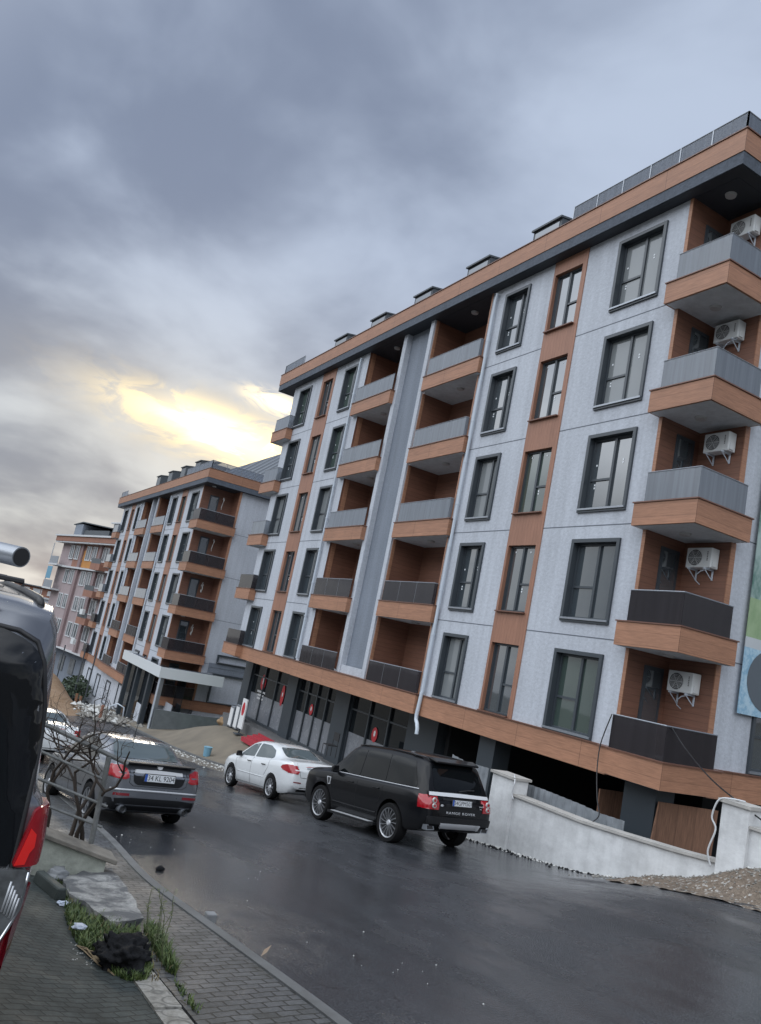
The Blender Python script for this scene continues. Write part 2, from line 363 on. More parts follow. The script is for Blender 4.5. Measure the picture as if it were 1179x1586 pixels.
def pavers(name, c1, c2, sx, sy, mortar, rot=0., wetr=(.32, .6), mw=.012, bumpd=.02):
    m = mat(name, c1, .5); t = NT(m.node_tree); b = t.n['Principled BSDF']; co = t.node('ShaderNodeTexCoord').outputs['Object']
    wob = t.noise(co, 3.0, 3, .5); co2 = t.scalev(co, (1, 1, 1), (0, 0, 0), (0, 0, rot))
    add = t.node('ShaderNodeVectorMath', operation='ADD'); t.l.new(co2, add.inputs[0]); sc = t.node('ShaderNodeVectorMath', operation='SCALE'); sc.inputs[0].default_value = (1, 1, 0); t.l.new(t.mr(wob, 0, 1, -.03, .03), sc.inputs['Scale']); t.l.new(sc.outputs[0], add.inputs[1])
    br = t.node('ShaderNodeTexBrick'); br.inputs['Scale'].default_value = 1; br.inputs['Brick Width'].default_value = sx; br.inputs['Row Height'].default_value = sy; br.inputs['Mortar Size'].default_value = mw
    br.inputs['Mortar Smooth'].default_value = .3; br.inputs['Color1'].default_value = col4(c1); br.inputs['Color2'].default_value = col4(c2); br.inputs['Mortar'].default_value = col4(mortar); br.inputs['Bias'].default_value = .1
    t.l.new(add.outputs[0], br.inputs['Vector'])
    g = t.noise(co, 30, 4, .7); d = t.noise(co, 1.6, 4, .6)
    x = t.mix(1.0, br.outputs[0], t.mix(t.mr(g, .3, .7), (.72, .72, .72), (1.25, 1.25, 1.25)), 'MULTIPLY'); x = t.mix(t.mr(d, .48, .72, 0, .65), x, (.05, .048, .04))
    t.l.new(x, b.inputs['Base Color']); t.l.new(t.mr(d, .3, .7, wetr[0], wetr[1]), b.inputs['Roughness'])
    b.inputs['Specular IOR Level'].default_value = .25
    bp = t.node('ShaderNodeBump'); bp.inputs['Strength'].default_value = .8; bp.inputs['Distance'].default_value = bumpd
    t.l.new(t.m('ADD', t.m('SUBTRACT', 1.0, br.outputs[1]), t.m('MULTIPLY', g, .25)), bp.inputs['Height']); t.l.new(bp.outputs[0], b.inputs['Normal']); return m
M['pave'] = pavers('grey_pavers', (.066, .070, .075), (.100, .105, .11), .20, .10, (.018, .018, .018), math.radians(82), (.35, .65), .008, .025)
M['drive'] = pavers('dark_worn_pavers', (.040, .050, .050), (.058, .070, .068), .16, .08, (.026, .031, .030), math.radians(62), (.55, .85), .007, .010)
M['lot'] = pavers('sandy_pavers', (.25, .215, .165), (.31, .27, .21), .3, .15, (.16, .14, .11), 0.2, (.5, .8), .01)
M['kerb'] = mat('kerb_stone', (.115, .118, .118), .75, bump=.5, bscale=25, var=.25, vscale=3)
# terrain sheet, in bands so that it follows the street's fall
mb = MB(); xs = [-900, -400]+[-380+20*i for i in range(16)]+[-64+1.0*i for i in range(80)]+[20, 30, 50, 80, 120, 149, 400]
ys = [-500, -60, 0, 2.2, 3.5, 6, 7, 8, 9, 10, 11, 12, 13.2, 16, 40, 120, 600]
vs = []; fs = []
for x in xs:
    for y in ys: vs.append((x, y, G(x, y)-.10))
for i in range(len(xs)-1):
    for j in range(len(ys)-1): k = i*len(ys)+j; fs.append((k, k+len(ys), k+len(ys)+1, k+1))
mb.add(vs, fs); tag(mb.build('ground', M['earth']), kind='structure')
def KYf(x): return 3.52-.17*math.exp(-((x+10.3)/2.2)**2)+.08*sm(-8, -5, x)
tag(strip('road', M['asphalt'], -110, 12, KYf, lambda x: 13.5 if x > -19 else (12.4 if x > -40 else 12.4+(-40-x)*.06), 0.0, ny=20), kind='structure')
tag(strip('pavement', M['pave'], -24, 6, 2.44, lambda x: KYf(x)-.10, .06, ny=2, skirt=.2), kind='structure')
tag(strip('kerb', M['kerb'], -24, 6, lambda x: KYf(x)-.095, lambda x: KYf(x)+.02, .075, ny=1, skirt=.22), kind='structure')
# ------------------------------------------------------------------ windows
def window_meshes(w, h, style):
    """meshes of one window: surround and sash, pane, sill, stickers; origin at the lower left corner, +y inwards"""
    fr, pn, sl_, st = MB(), MB(), MB(), MB()
    s = .10 if style == 'W' else .0
    def ring(mb, x0, x1, z0, z1, t, y0, y1):
        mb.box(x0, x1, y0, y1, z0, z0+t); mb.box(x0, x1, y0, y1, z1-t, z1); mb.box(x0, x0+t, y0, y1, z0+t, z1-t); mb.box(x1-t, x1, y0, y1, z0+t, z1-t)
    if style == 'W': ring(fr, 0, w, 0, h, s, -.06, .17)
    a, b, c, d = s+.004, w-s-.004, s+.004, h-s-.004
    ring(fr, a, b, c, d, .055, .12, .20)
    mxx = {'W': .53, 'W2': .6, 'N': .5}.get(style, .53); mx_ = a+(b-a)*(mxx if w > 1.5 else .62 if style == 'W' else .5)
    fr.box(mx_-.04, mx_+.04, .11, .20, c+.055, d-.055)
    tz = c+(d-c)*.42
    if style == 'N': fr.box(mx_+.04, b-.055, .125, .20, tz-.03, tz+.03)
    else: fr.box(a+.055, mx_-.04, .125, .20, tz-.03, tz+.03)
    pn.box(a+.04, b-.04, .165, .175, c+.04, d-.04)
    for (qx, qz) in ((.12, .30), (.12, .34), (.72, .62), (.72, .66), (.1, .62)) if style != 'N' else ((.6, .3), (.6, .34), (.15, .9), (.7, .9)):
        X = a+(b-a)*qx; Z = c+(d-c)*qz; st.box(X, X+.05, .158, .164, Z, Z+.05)
    sl_.box(-.03 if style == 'N' else .02, w+.03 if style == 'N' else w-.02, -.10, .12, -.035 if style == 'N' else s*.55, .0 if style == 'N' else s+.006)
    return [('window', fr.mesh('window', M['frame'] if style == 'W' else M['frame'])), ('pane', pn.mesh('pane', M['pane'])), ('sill', sl_.mesh('sill', M['alu'] if style == 'W' else M['cap'])), ('sticker', st.mesh('sticker', M['sticker']))]
_wm = {}
def put_window(parent, x, y, z, w, h, style, rz=0.):
    k = (round(w, 2), round(h, 2), style)
    if k not in _wm: _wm[k] = window_meshes(w, h, style)
    parts = _wm[k]; o = inst('window', parts[0][1], parent, (x, y, z), rz)
    for n, me in parts[1:]:
        if n == 'sticker' and rnd.random() < .3: continue
        q = inst(n, me, o)
        if n == 'pane':
            k_ = rnd.random(); q.material_slots[0].link = 'OBJECT'; q.material_slots[0].material = M['pane2'] if k_ < .16 else M['pane3'] if k_ < .38 else M['pane']
    return o
TC = [-1.10, 1.87, 4.82, 7.78, 10.76]      # floor edges of the corner balconies
TM = [-1.12, 1.87, 4.88, 7.85, 10.82]      # and of the middle ones
WB = [-1.12, 1.776, 4.776, 7.776, 10.776]; WT = [1.03, 4.026, 7.026, 10.026, 13.026]
NBt = [-1.05, 1.9, 4.9, 7.9, 10.9]; NTp = [.95, 3.9, 6.9, 9.9, 12.9]
YF = 14.77; XR = -12.43; XL = -40.54; ZT = 13.38; ZB = -1.15; RD = 16.2
def apartment(dx, dz, label, smoky, second=False):
    base = Vector((XR+dx, YF, G(XR+dx) if not second else G(-56)))
    root = empty('apartment_building', base); tag(root, label, 'building')
    sh = lambda x, y, z: (x+dx-base.x, y-base.y, z+dz-base.z)
    W = lambda: MB(sh)
    loc = lambda x, y, z: sh(x, y, z)
    # ---- walls
    Wc = [(-16.30, -14.55), (-21.61, -20.27), (-34.08, -32.74), (-39.56, -38.04)]
    Nc = [(-19.05, -17.80), (-36.55, -35.42)]; strips = [(-19.14, -17.62), (-36.78, -35.20)]
    wall = W()
    def bsep(name, m, parent, boxes):
        for q in boxes:
            b_ = W(); b_.box(*q); b_.build(name, m, parent)
    holesW = [(a, b, WB[k], WT[k]) for a, b in Wc for k in range(5)]
    for a, b in ((XL, strips[1][0]), (strips[1][1], -31.75), (-22.5, strips[0][1]*1.0), (-22.5, -22.5)):
        pass
    for a, b in ((XL, strips[1][0]), (strips[1][1], -31.75), (-22.45, strips[0][0]), (strips[0][1], -13.87)):
        wall.wall(a, b, ZB, ZT, holesW, YF, .2)
    for a, b in strips:
        strip_ = W(); strip_.wall(a, b, ZB+.02, ZT, [(c, d, NBt[k], NTp[k]) for c, d in Nc for k in range(5)], YF-.03, .26)
        strip_.quad((a, YF-.03, ZB), (a, YF-.03, ZT), (a, YF+.1, ZT), (a, YF+.1, ZB)); strip_.quad((b, YF-.03, ZB), (b, YF-.03, ZT), (b, YF+.1, ZT), (b, YF+.1, ZB)); strip_.build('cladding_panel', M['woodv'], root)
    # pillars beside the recessed fin
    wall.box(-28.65, -28.36, YF-.02, RD+.2, ZB, ZT); wall.box(-26.42, -26.16, YF-.10, RD+.2, ZB, ZT)
    wall.box(-28.36, -26.42, YF+.02, YF+.15, ZB, -.78)
    # flanks and rear
    yb = 31.0; SE = 16.33 if not second else 17.12
    sideh = [(17.72+dy, 19.5+dy, WB[k], WT[k]) for k in range(5) for dy in (0, 5.2)] if not second else [(21.0, 22.6, WB[k]+.9, WT[k]-.1) for k in range(5)]
    sT = lambda x, y, z: sh(XR-(y), x, z)
    sw = MB(sT); sw.wall(SE+.04, yb, ZB, ZT, sideh, 0.0, .2); wall.v += []; o_ = len(wall.v); wall.v += sw.v; wall.f += [tuple(i+o_ for i in f) for f in sw.f]
    wall.quad((XL, YF, ZB), (XL, YF, ZT), (XL, yb, ZT), (XL, yb, ZB)); wall.quad((XL, yb, ZB), (XL, yb, ZT), (XR, yb, ZT), (XR, yb, ZB))
    wall.quad((XL, YF, ZB), (XR, YF+1.5, ZB), (XR, yb, ZB), (XL, yb, ZB))
    wo_ = wall.build('wall', M['wall'], root, recalc=False)
    sb = []
    for z in (1.42, 4.40, 7.37, 10.40):
        for a, b in ((XL, strips[1][0]), (strips[1][1], -31.8), (-22.2, strips[0][0]), (strips[0][1], -13.9)): sb.append((a, b, YF-.004, YF+.01, z-.014, z+.014))
        sb.append((XR-.01, XR+.004, SE+.05, yb, z-.014, z+.014))
    bsep('joint', M['seam'], root, sb)
    f = W(); f.box(-28.36, -26.42, YF+.22, YF+.35, -.78, ZT); f.build('recessed_panel', M['fin'], root)
    # ---- windows
    for a, b in Wc:
        for k in range(5): put_window(root, *loc(a, YF, WB[k]), b-a, WT[k]-WB[k], 'W')
    for a, b in Nc:
        for k in range(5): put_window(root, *loc(a, YF-.03, NBt[k]), b-a, NTp[k]-NBt[k], 'N')
    for a, b, c, d in sideh: put_window(root, *loc(XR, a, c), b-a, d-c, 'W', math.pi/2)
    # ---- balconies
    def balcony(x0, x1, y0, y1, t, k, kind, rec):
        fz = t-.585; yi = YF+.02
        b = W()
        e = .10
        # parapet slab with its cladding: hollow behind the fascia so the glass stands on the slab
        b.box(x0, x1, y0, y1, fz, t-.02)
        o = b.build('balcony', M['wood'], root)
        c = W(); c.box(x0-.03, x1+.03, y0-.03, y1+.03, t-.018, t+.012); c.build('slab_edge_cap', M['cap'], o)
        s = W(); s.box(x0+.06, x1-.06, y0+.06, y1-.06, fz-.012, fz-.001); s.build('soffit', M['ceil'], o)
        lamp = W(); cxm = (x0+x1)/2-.1; cym = (y0+RD)/2+.1
        return o
    def glass_run(o, pts, z0, z1, m):
        g = W(); r = W()
        for (ax_, ay), (bx_, by) in zip(pts, pts[1:]):
            d = Vector((bx_-ax_, by-ay, 0)); L = d.length; d.normalize(); n_ = Vector((-d.y, d.x, 0))*.006
            a = Vector((ax_, ay, 0)); b = Vector((bx_, by, 0))
            vs = [a-n_, b-n_, b+n_, a+n_]; g.add([(p.x, p.y, z) for z in (z0, z1) for p in vs], [(0, 3, 2, 1), (4, 5, 6, 7), (0, 1, 5, 4), (1, 2, 6, 5), (2, 3, 7, 6), (3, 0, 4, 7)])
            r.tube([(a.x, a.y, z1+.012), (b.x, b.y, z1+.012)], .018, 6)
            q = int(L/1.0)
            for i in range(1, q): p = a+d*(L*i/q); r.box(p.x-.006, p.x+.006, p.y-.010, p.y+.010, z0, z1)
        g.build('glass_panel', m, o); r.build('handrail', M['alu'], o)
    def lining(o, x0, x1, k, kind):
        z0 = TC[k] if kind == 'corner' else TM[k]; z1 = (TC[k+1] if kind == 'corner' else TM[k+1])-.59 if k < 4 else ZT-.02
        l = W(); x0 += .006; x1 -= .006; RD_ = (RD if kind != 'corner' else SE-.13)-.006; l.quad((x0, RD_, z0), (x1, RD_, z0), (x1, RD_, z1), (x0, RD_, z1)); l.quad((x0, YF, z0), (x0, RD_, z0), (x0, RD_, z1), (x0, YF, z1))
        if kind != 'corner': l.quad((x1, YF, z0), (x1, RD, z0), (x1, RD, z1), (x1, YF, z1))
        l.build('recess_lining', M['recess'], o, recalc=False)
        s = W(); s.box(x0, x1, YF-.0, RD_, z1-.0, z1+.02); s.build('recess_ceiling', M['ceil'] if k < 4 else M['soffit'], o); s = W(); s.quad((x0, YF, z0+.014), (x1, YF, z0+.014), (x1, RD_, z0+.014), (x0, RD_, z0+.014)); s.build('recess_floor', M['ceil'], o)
        lm = W(); lm.disc(((x0+x1)/2+.1, (YF+RD)/2-.25, z1-.065), .13, 'z', 16, .06, .15); lm.build('ceiling_lamp', M['lamp'], o)
    for k in range(5):
        gm = M['bglass'] if k >= 2 and not (second and False) else M['bglass2']
        # corner
        o = balcony(-13.92, -12.03, 14.37, SE, TC[k], k, 'corner', None)
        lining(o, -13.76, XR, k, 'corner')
        gp2 = M['bglass'] if (k >= 2 and not second) else M['bglass2']
        glass_run(o, [(-13.72, YF-.02), (-13.68, 14.45), (-12.11, 14.45), (-12.11, SE-.2), (XR+.02, SE-.18)][1:4], TC[k]+.012, TC[k]+.76, gp2)
        z1 = (TC[k+1]-.6) if k < 4 else ZT; bsep('timber_trim', M['wood'], o, [(-13.87, -13.765, YF-.02, YF+.12, TC[k], z1), (XR-.1, XR+.02, SE-.13, SE+.04, TC[k], z1)])
        dr = W(); zd = TC[k]+.02; dr.box(-13.765, -13.72, 15.33, 16.0, zd, zd+2.05); d_ = dr.build('balcony_door', M['frame'], o)
        dp = W(); dp.box(-13.72, -13.715, 15.42, 15.91, zd+.1, zd+1.95); dp.build('door_pane', M['pane'], o)
        # middle pair
        for (x0, x1, ra, rb) in ((-26.0, -22.28, -26.16, -22.5), (-32.12, -28.55, -31.75, -28.65)):
            e_ = 14.55
            o = balcony(x0, x1, e_, YF+.3, TM[k], k, 'mid', None)
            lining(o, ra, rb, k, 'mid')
            glass_run(o, ([(x0+.1, e_+.07), (x1-.22, e_+.07), (x1-.22, YF+.05)] if ra > -27 else [(x0+.08, YF), (x0+.08, e_+.07), (x1-.05, e_+.07)]), TM[k]+.012, TM[k]+.74, gm)
            z1 = (TM[k+1]-.6) if k < 4 else ZT
            bsep('timber_trim', M['wood'], o, [(rb, rb+.06, YF-.02, YF+.5, TM[k], z1), (ra, ra+.05, YF-.02, YF+.1, TM[k], z1)] if ra > -27 else [(ra-.02, ra+.03, YF+.1, YF+.3, TM[k], z1)])
        # far end
        o = balcony(-41.62, -39.5, 14.40, 16.2, TC[k], k, 'end', None)
        glass_run(o, [(-41.55, 16.1), (-41.55, 14.47), (-39.58, 14.47), (-39.58, YF-.02)], TC[k]+.012, TC[k]+.74, gm)
    # ---- girdle above the ground floor
    b = W(); zb0 = -1.755; zb1 = -1.12
    b = None; bsep('girdle_cladding', M['wood'], root, [(XL-.05, -32.46, YF-.06, YF+.4, zb0, zb1), (-32.45, -22.25, 14.52, YF+.4, zb0+.01, zb1), (-22.24, -13.93, YF-.06, YF+.4, zb0, zb1), (XR-.3, XR+.06, SE+.01, yb, zb0, zb1)])
    bsep('girdle_cap', M['cap'], root, [(XL-.08, -32.47, YF-.1, YF+.02, zb1, zb1+.03), (-32.48, -22.22, 14.49, YF+.02, zb1+.002, zb1+.032), (-22.22, -13.96, YF-.1, YF+.02, zb1, zb1+.03), (XR-.02, XR+.1, SE+.04, yb, zb1, zb1+.03)])
    # ---- roof
    r = W(); r.box(-42.25, -12.03, 14.37, yb+.4, 13.73, 14.34); ro = r.build('roof', M['wood'], root)
    r = W(); r.box(-42.23, -12.05, 14.39, yb+.38, ZT, 13.725); r.build('eaves_fascia', M['fasc'], ro)
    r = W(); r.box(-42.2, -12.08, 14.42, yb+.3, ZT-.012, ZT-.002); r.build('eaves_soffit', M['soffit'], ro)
    r = W(); r.box(-42.28, -12.0, 14.34, yb+.43, 14.345, 14.375); r.build('roof_cap', M['cap'], ro)
    # hipped tile roof
    h = W(); x0, x1, y0, y1 = -41.0, -13.2 if not second else -13.6, 15.35, yb-.6; rz = 19.2; ym = (y0+y1)/2; hx = 6.0
    h.add([(x0, y0, 14.37), (x1, y0, 14.37), (x1, y1, 14.37), (x0, y1, 14.37), (x0+hx, ym, rz), (x1-hx, ym, rz)], [(0, 1, 5, 4), (1, 2, 5), (2, 3, 4, 5), (3, 0, 4)])
    h.build('tiled_roof', M['tile'], ro)
    for i in range(5 if not second else 4):
        d = W(); xa = -22.4-4.22*i; zz = 15.45; d.box(xa, xa+1.55, 16.0, 18.4, 14.6, 16.40); do = d.build('dormer', M['trim'], ro)
        d = W(); d.add([(xa-.04, 15.9, 16.33), (xa+1.59, 15.9, 16.33), (xa+1.59, 17.6, 16.62), (xa-.04, 17.6, 16.62), (xa-.04, 15.9, 16.405), (xa+1.59, 15.9, 16.405), (xa+1.59, 17.6, 16.69), (xa-.04, 17.6, 16.69)], [(0, 3, 2, 1), (4, 5, 6, 7), (0, 1, 5, 4), (1, 2, 6, 5), (2, 3, 7, 6), (3, 0, 4, 7)]); d.build('dormer_lid', M['trim'], do)
        d = W(); d.box(xa+.12, xa+1.43, 15.985, 15.998, 15.4, 16.25); d.build('dormer_pane', M['pane'], do)
    # roof railing at both ends
    for (pts, nm) in (([(-18.35, 14.5), (-12.15, 14.5), (-12.15, 22.0)], 0), ([(-39.4, 14.5), (-42.1, 14.5), (-42.1, 20.0)], 1)):
        g = W(); p_ = W(); zt = 14.93
        for (ax_, ay), (bx_, by) in zip(pts, pts[1:]):
            a = Vector((ax_, ay, 0)); b_ = Vector((bx_, by, 0)); L = (b_-a).length; q = max(1, round(L/1.12)); d = (b_-a)/q
            for i in range(q+1):
                P = a+d*i; p_.box(P.x-.018, P.x+.018, P.y-.018, P.y+.018, 14.37, zt+.02)
            n_ = Vector((-d.y, d.x, 0)).normalized()*.004
            g.add([(p.x, p.y, z) for z in (14.42, zt) for p in (a-n_, b_-n_, b_+n_, a+n_)], [(0, 3, 2, 1), (4, 5, 6, 7), (0, 1, 5, 4), (1, 2, 6, 5), (2, 3, 7, 6), (3, 0, 4, 7)])
            p_.tube([(a.x, a.y, zt+.02), (b_.x, b_.y, zt+.02)], .02, 6)
        o = p_.build('roof_railing', M['alu'], ro); g.build('railing_glass', M['rail'], o)
    # ---- downpipes
    for (xx, zlow) in ((-22.12, -2.35), (-32.45, -1.2)):
        d = W(); d.tube([(xx+.05, YF-.1, 13.2), (xx, YF-.1, 12.95), (xx, YF-.1, -1.0)], .055, 10)
        if xx > -30 and not second: d.tube([(xx, YF-.12, -1.0), (xx, YF-.16, -1.75), (xx+.02, YF-.16, -1.9), (xx+.18, YF-.2, -2.0), (xx+.28, YF-.22, -2.15), (xx+.30, YF-.22, -2.32)], .065, 10)
        for i in range(9): d.tube([(xx, YF-.1, -.6+1.5*i-.03), (xx, YF-.1, -.6+1.5*i+.03)], .066, 10)
        d.build('downpipe', M['pipe'], root, auto=40)
    return root
def tilem():
    m = mat('roof_tiles', (.13, .14, .155), .55); t = NT(m.node_tree); b = t.n['Principled BSDF']; co = t.node('ShaderNodeTexCoord').outputs['Object']
    sp = t.node('ShaderNodeSeparateXYZ'); t.l.new(co, sp.inputs[0])
    a = t.m('FRACT', t.m('DIVIDE', t.m('ADD', sp.outputs[0], sp.outputs[1]), .32)); z = t.m('FRACT', t.m('DIVIDE', sp.outputs[2], .17))
    f = t.m('ADD', t.m('ABSOLUTE', t.m('SUBTRACT', a, .5)), t.m('MULTIPLY', z, .5))
    bp = t.node('ShaderNodeBump'); bp.inputs['Strength'].default_value = 1; bp.inputs['Distance'].default_value = .06; t.l.new(f, bp.inputs['Height']); t.l.new(bp.outputs[0], b.inputs['Normal'])
    c = t.mix(t.m('LESS_THAN', t.m('MINIMUM', z, a), .14), (.16, .175, .195), (.07, .08, .09)); t.l.new(c, b.inputs['Base Color']); return m
M['tile'] = tilem()
B1 = apartment(0, 0, 'five storey apartment block nearest the camera, with grey render, orange timber bands and glass balconies', False)
B2 = apartment(-40.37, -4.5, 'matching apartment block farther down the street, behind the white canopy porch', True, True)
# ------------------------------------------------------------------ ground floors
def noise1(x, y, s=1.0):
    from mathutils import noise
    return noise.noise(Vector((x*s, y*s, 1.7)))
def facade_part(root, name, m, boxes):
    b = root.location; mb = MB(lambda x, y, z: (x-b.x, y-b.y, z-b.z))
    for q in boxes: mb.box(*q)
    return mb.build(name, m, root)
Zs = -4.82
M['lowband'] = mat('grey_glass_band', (.20, .21, .23), .25, var=.08, vscale=2)
M['shopglass'] = glassm('shop_glass', (.012, .015, .018), .80, .03, 1.6)
M['darkcol'] = mat('dark_blue_cladding', (.035, .045, .055), .45, bump=.1)
M['red'] = mat('red_print', (.45, .02, .03), .5)
M['whitep'] = mat('white_print', (.7, .7, .7), .5)
M['plinth'] = mat('plinth_concrete', (.12, .12, .12), .85, bump=.4, var=.2)
# main block: shop front on the left, open dark bay on the right
SY = 16.3
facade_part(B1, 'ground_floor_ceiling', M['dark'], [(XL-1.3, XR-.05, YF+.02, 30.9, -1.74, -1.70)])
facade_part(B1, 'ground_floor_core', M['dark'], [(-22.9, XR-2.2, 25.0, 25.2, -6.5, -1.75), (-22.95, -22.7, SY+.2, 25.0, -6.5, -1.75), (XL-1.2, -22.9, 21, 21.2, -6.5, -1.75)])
for x0, x1 in ((-42.0, -40.95), (-35.95, -34.85), (-30.75, -29.45), (-24.8, -22.9)):
    facade_part(B1, 'column', M['darkcol'], [(x0, x1, SY-.22, SY+.3, -7.2, -1.76)])
for x0, x1, yy in ((-19.35, -18.6, 15.15), (-16.0, -15.3, 21.0), (-13.55, -12.62, 15.0)):
    facade_part(B1, 'column', M['darkcol'], [(x0, x1, yy, yy+.6, -5.6, -1.76)])
def bays(x0, x1, n, tz=-2.5):
    g = facade_part(B1, 'shop_window', M['shopglass'], [(x0, x1, SY, SY+.02, Zs, -1.76)])
    facade_part(B1, 'grey_lower_band', M['lowband'], [(x0+.02, x1-.02, SY-.012, SY-.003, Zs+.12, -3.42)]).parent = g  # grey strip over the lower part of the glass
    o = g; 
    for i in range(n+1):
        xx = x0+(x1-x0)*i/n; q = facade_part(B1, 'mullion', M['frame'], [(xx-.04, xx+.04, SY-.09, SY-.015, Zs, -1.76)]); q.parent = g
    q = facade_part(B1, 'transom', M['frame'], [(x0, x1, SY-.07, SY-.015, tz-.03, tz+.03)]); q.parent = g
    q = facade_part(B1, 'bottom_rail', M['frame'], [(x0, x1, SY-.085, SY-.014, Zs, Zs+.12)]); q.parent = g
    return g
g1 = bays(-40.93, -35.97, 3); g2 = bays(-34.83, -30.77, 4); g3 = bays(-29.43, -24.82, 3)
def emblem(px, py, r, tall=1.3, words=0):
    p = yp(px, py, SY-.03); b = B1.location
    mb = MB(); n = 20
    mb.add([(p.x-b.x+math.cos(6.283*k/n)*r, SY-.03-b.y, p.z-b.z+math.sin(6.283*k/n)*r*tall) for k in range(n)], [tuple(range(n))])
    o = mb.build('window_emblem', M['red'], B1)
    mb = MB(); mb.add([(p.x-b.x+math.cos(6.283*k/6+.5)*r*.35, SY-.036-b.y, p.z-b.z+r*.2+math.sin(6.283*k/6+.5)*r*.6) for k in range(6)], [tuple(range(6))]); mb.build('emblem_drop', M['whitep'], o)
    if words:
        mb = MB(); rr = random.Random(4)
        for j, wdt in enumerate((.55, .42, .42)):
            xx = -wdt
            while xx < wdt: ww = rr.uniform(.05, .10); mb.box(p.x-b.x+xx, p.x-b.x+xx+ww, SY-.034-b.y, SY-.030-b.y, p.z-b.z-r*tall-.16-.17*j, p.z-b.z-r*tall-.06-.17*j); xx += ww+.03
        mb.build('emblem_lettering', M['whitep'], o)
emblem(408.3, 1056.6, .34, 1.2, 1); emblem(437.5, 1077, .20, 2.6); emblem(444.8, 1090.6, .2); emblem(482, 1099, .19); emblem(519.5, 1114, .24); emblem(580, 1138, .22)
facade_part(B1, 'interior_wall_panel', mat('light_interior', (.22, .22, .22), .8), [(-40.5, -36.3, 18.0, 18.1, -3.0, -2.0), (-34.5, -31.0, 18.0, 18.1, -3.2, -2.1)])
facade_part(B1, 'shop_plinth', M['plinth'], [(-42.0, -22.9, SY-.9, 21, -7.3, Zs-.01)])
# left end of the main block: set-back corner with dark glazing
b0 = B1.location
facade_part(B1, 'end_wall', M['wall'], [(-42.0, XL-.01, 16.42, 30.9, ZB, ZT-.02)])
for k in range(5):
    if k: put_window(B1, -41.95-b0.x, 16.41-b0.y, WB[k]-b0.z, 1.35, 2.3, 'W')
    else:
        put_window(B1, -41.95-b0.x, 16.41-b0.y, -1.05-b0.z, 1.35, .95, 'W')
facade_part(B1, 'girdle_cladding', M['wood'], [(-41.7, XL-.06, 15.0, 17.6, -1.755, -1.14)])
# ---- the open bay: boards, corrugated sheet fence, timber panels
def facing_quad(name, m, P, thick, n, parent=None):
    mb = MB(); n = Vector(n)*thick; vs = [Vector(p) for p in P]+[Vector(p)+n for p in P]
    mb.add(vs, [(0, 1, 2, 3), (7, 6, 5, 4), (0, 4, 5, 1), (1, 5, 6, 2), (2, 6, 7, 3), (3, 7, 4, 0)])
    return mb.build(name, m, parent)
M['ply'] = wood('weathered_board', (.20, .105, .065), 'x', .62, rough=.8, groove=.7, var=.35)
o = facing_quad('board_panel', M['ply'], [xp(1022, 1242, -12.5), xp(1113, 1256, -12.5), xp(1100, 1335, -12.5), xp(1003, 1330, -12.5)], .04, (-1, 0, 0))
tag(o, 'large weathered brown board panel closing the corner bay, beside the right wall pillar', 'board panel')
o = facing_quad('board_panel', M['ply'], [xp(930, 1222, -14.3), xp(972, 1228, -14.3), xp(966, 1300, -14.3), xp(922, 1290, -14.3)], .04, (-1, 0, 0))
tag(o, 'smaller brown board panel left of the dark corner column, above the sheet fence', 'board panel')
# corrugated fence behind the garden wall
M['sheet'] = mat('galvanised_sheet', (.26, .28, .30), .45, .3, bump=.2, bscale=12, var=.2, vscale=3)
def sheet_fence(pts, Y, drop):
    mb = MB(); P = [yp(px, py, Y) for px, py in pts]; n = 0; seg = []
    x0, x1 = P[0].x, P[-1].x; N = int(abs(x1-x0)/.055)
    for i in range(N+1):
        x = x0+(x1-x0)*i/N; 
        for a, b in zip(P, P[1:]):
            if min(a.x, b.x)-1e-6 <= x <= max(a.x, b.x)+1e-6: z = a.z+(b.z-a.z)*(x-a.x)/(b.x-a.x)
        seg.append((x, Y+(.03 if i % 4 in (0, 1) else -.01), z))
    vs = []
    for x, y, z in seg: vs += [(x, y, z), (x, y, z-drop), (x, y+.012, z), (x, y+.012, z-drop)]
    fs = []
    for i in range(len(seg)-1): k = 4*i; fs += [(k, k+4, k+5, k+1), (k+2, k+3, k+7, k+6), (k, k+2, k+6, k+4)]
    mb.add(vs, fs); return mb.build('sheet_fence', M['sheet'])
tag(sheet_fence([(796, 1207), (840, 1222), (900, 1246), (930, 1260), (968, 1272)], 13.95, 1.4), 'grey corrugated metal sheet fence standing behind the white garden wall, between its pillars', 'fence')
tag(sheet_fence([(700, 1168), (722, 1180), (758, 1190)], 13.95, 1.6), 'short grey corrugated sheet fence behind the black car, left of the wall pillar', 'fence')
# ---- white garden wall on the street
wt = [yp(px, py, 13.35) for px, py in ((779, 1226), (903, 1275), (960, 1293), (1045, 1319), (1139, 1344))]
zs = [(p.x, p.z) for p in wt]
gw = empty('garden_wall', (-12.5, 13.45, G(-12.5, 13.4))); tag(gw, 'white rendered garden wall with stone coping falling along the street behind the black car', 'wall')
def gpart(name, m, mb): o = mb.build(name, m); o.parent = gw; o.matrix_parent_inverse = Matrix.Translation(-gw.location); return o
mb = MB(); low = [(zs[-1][0]+.1, -4.2), (zs[0][0], -5.4)]
mb.prism(zs+[(zs[-1][0]+.0, zs[-1][1]-1.7), (zs[0][0], zs[0][1]-2.4)], 13.35, 13.58); gpart('wall_body', M['garden'], mb)
mb = MB(); up = [(x, z+.055) for x, z in zs]; mb.prism(zs+up[::-1], 13.29, 13.64); gpart('coping', M['cope'] if 'cope' in M else mat('stone_coping', (.40, .385, .36), .8, bump=.4, var=.15), mb)
cope = bpy.data.materials['stone_coping']
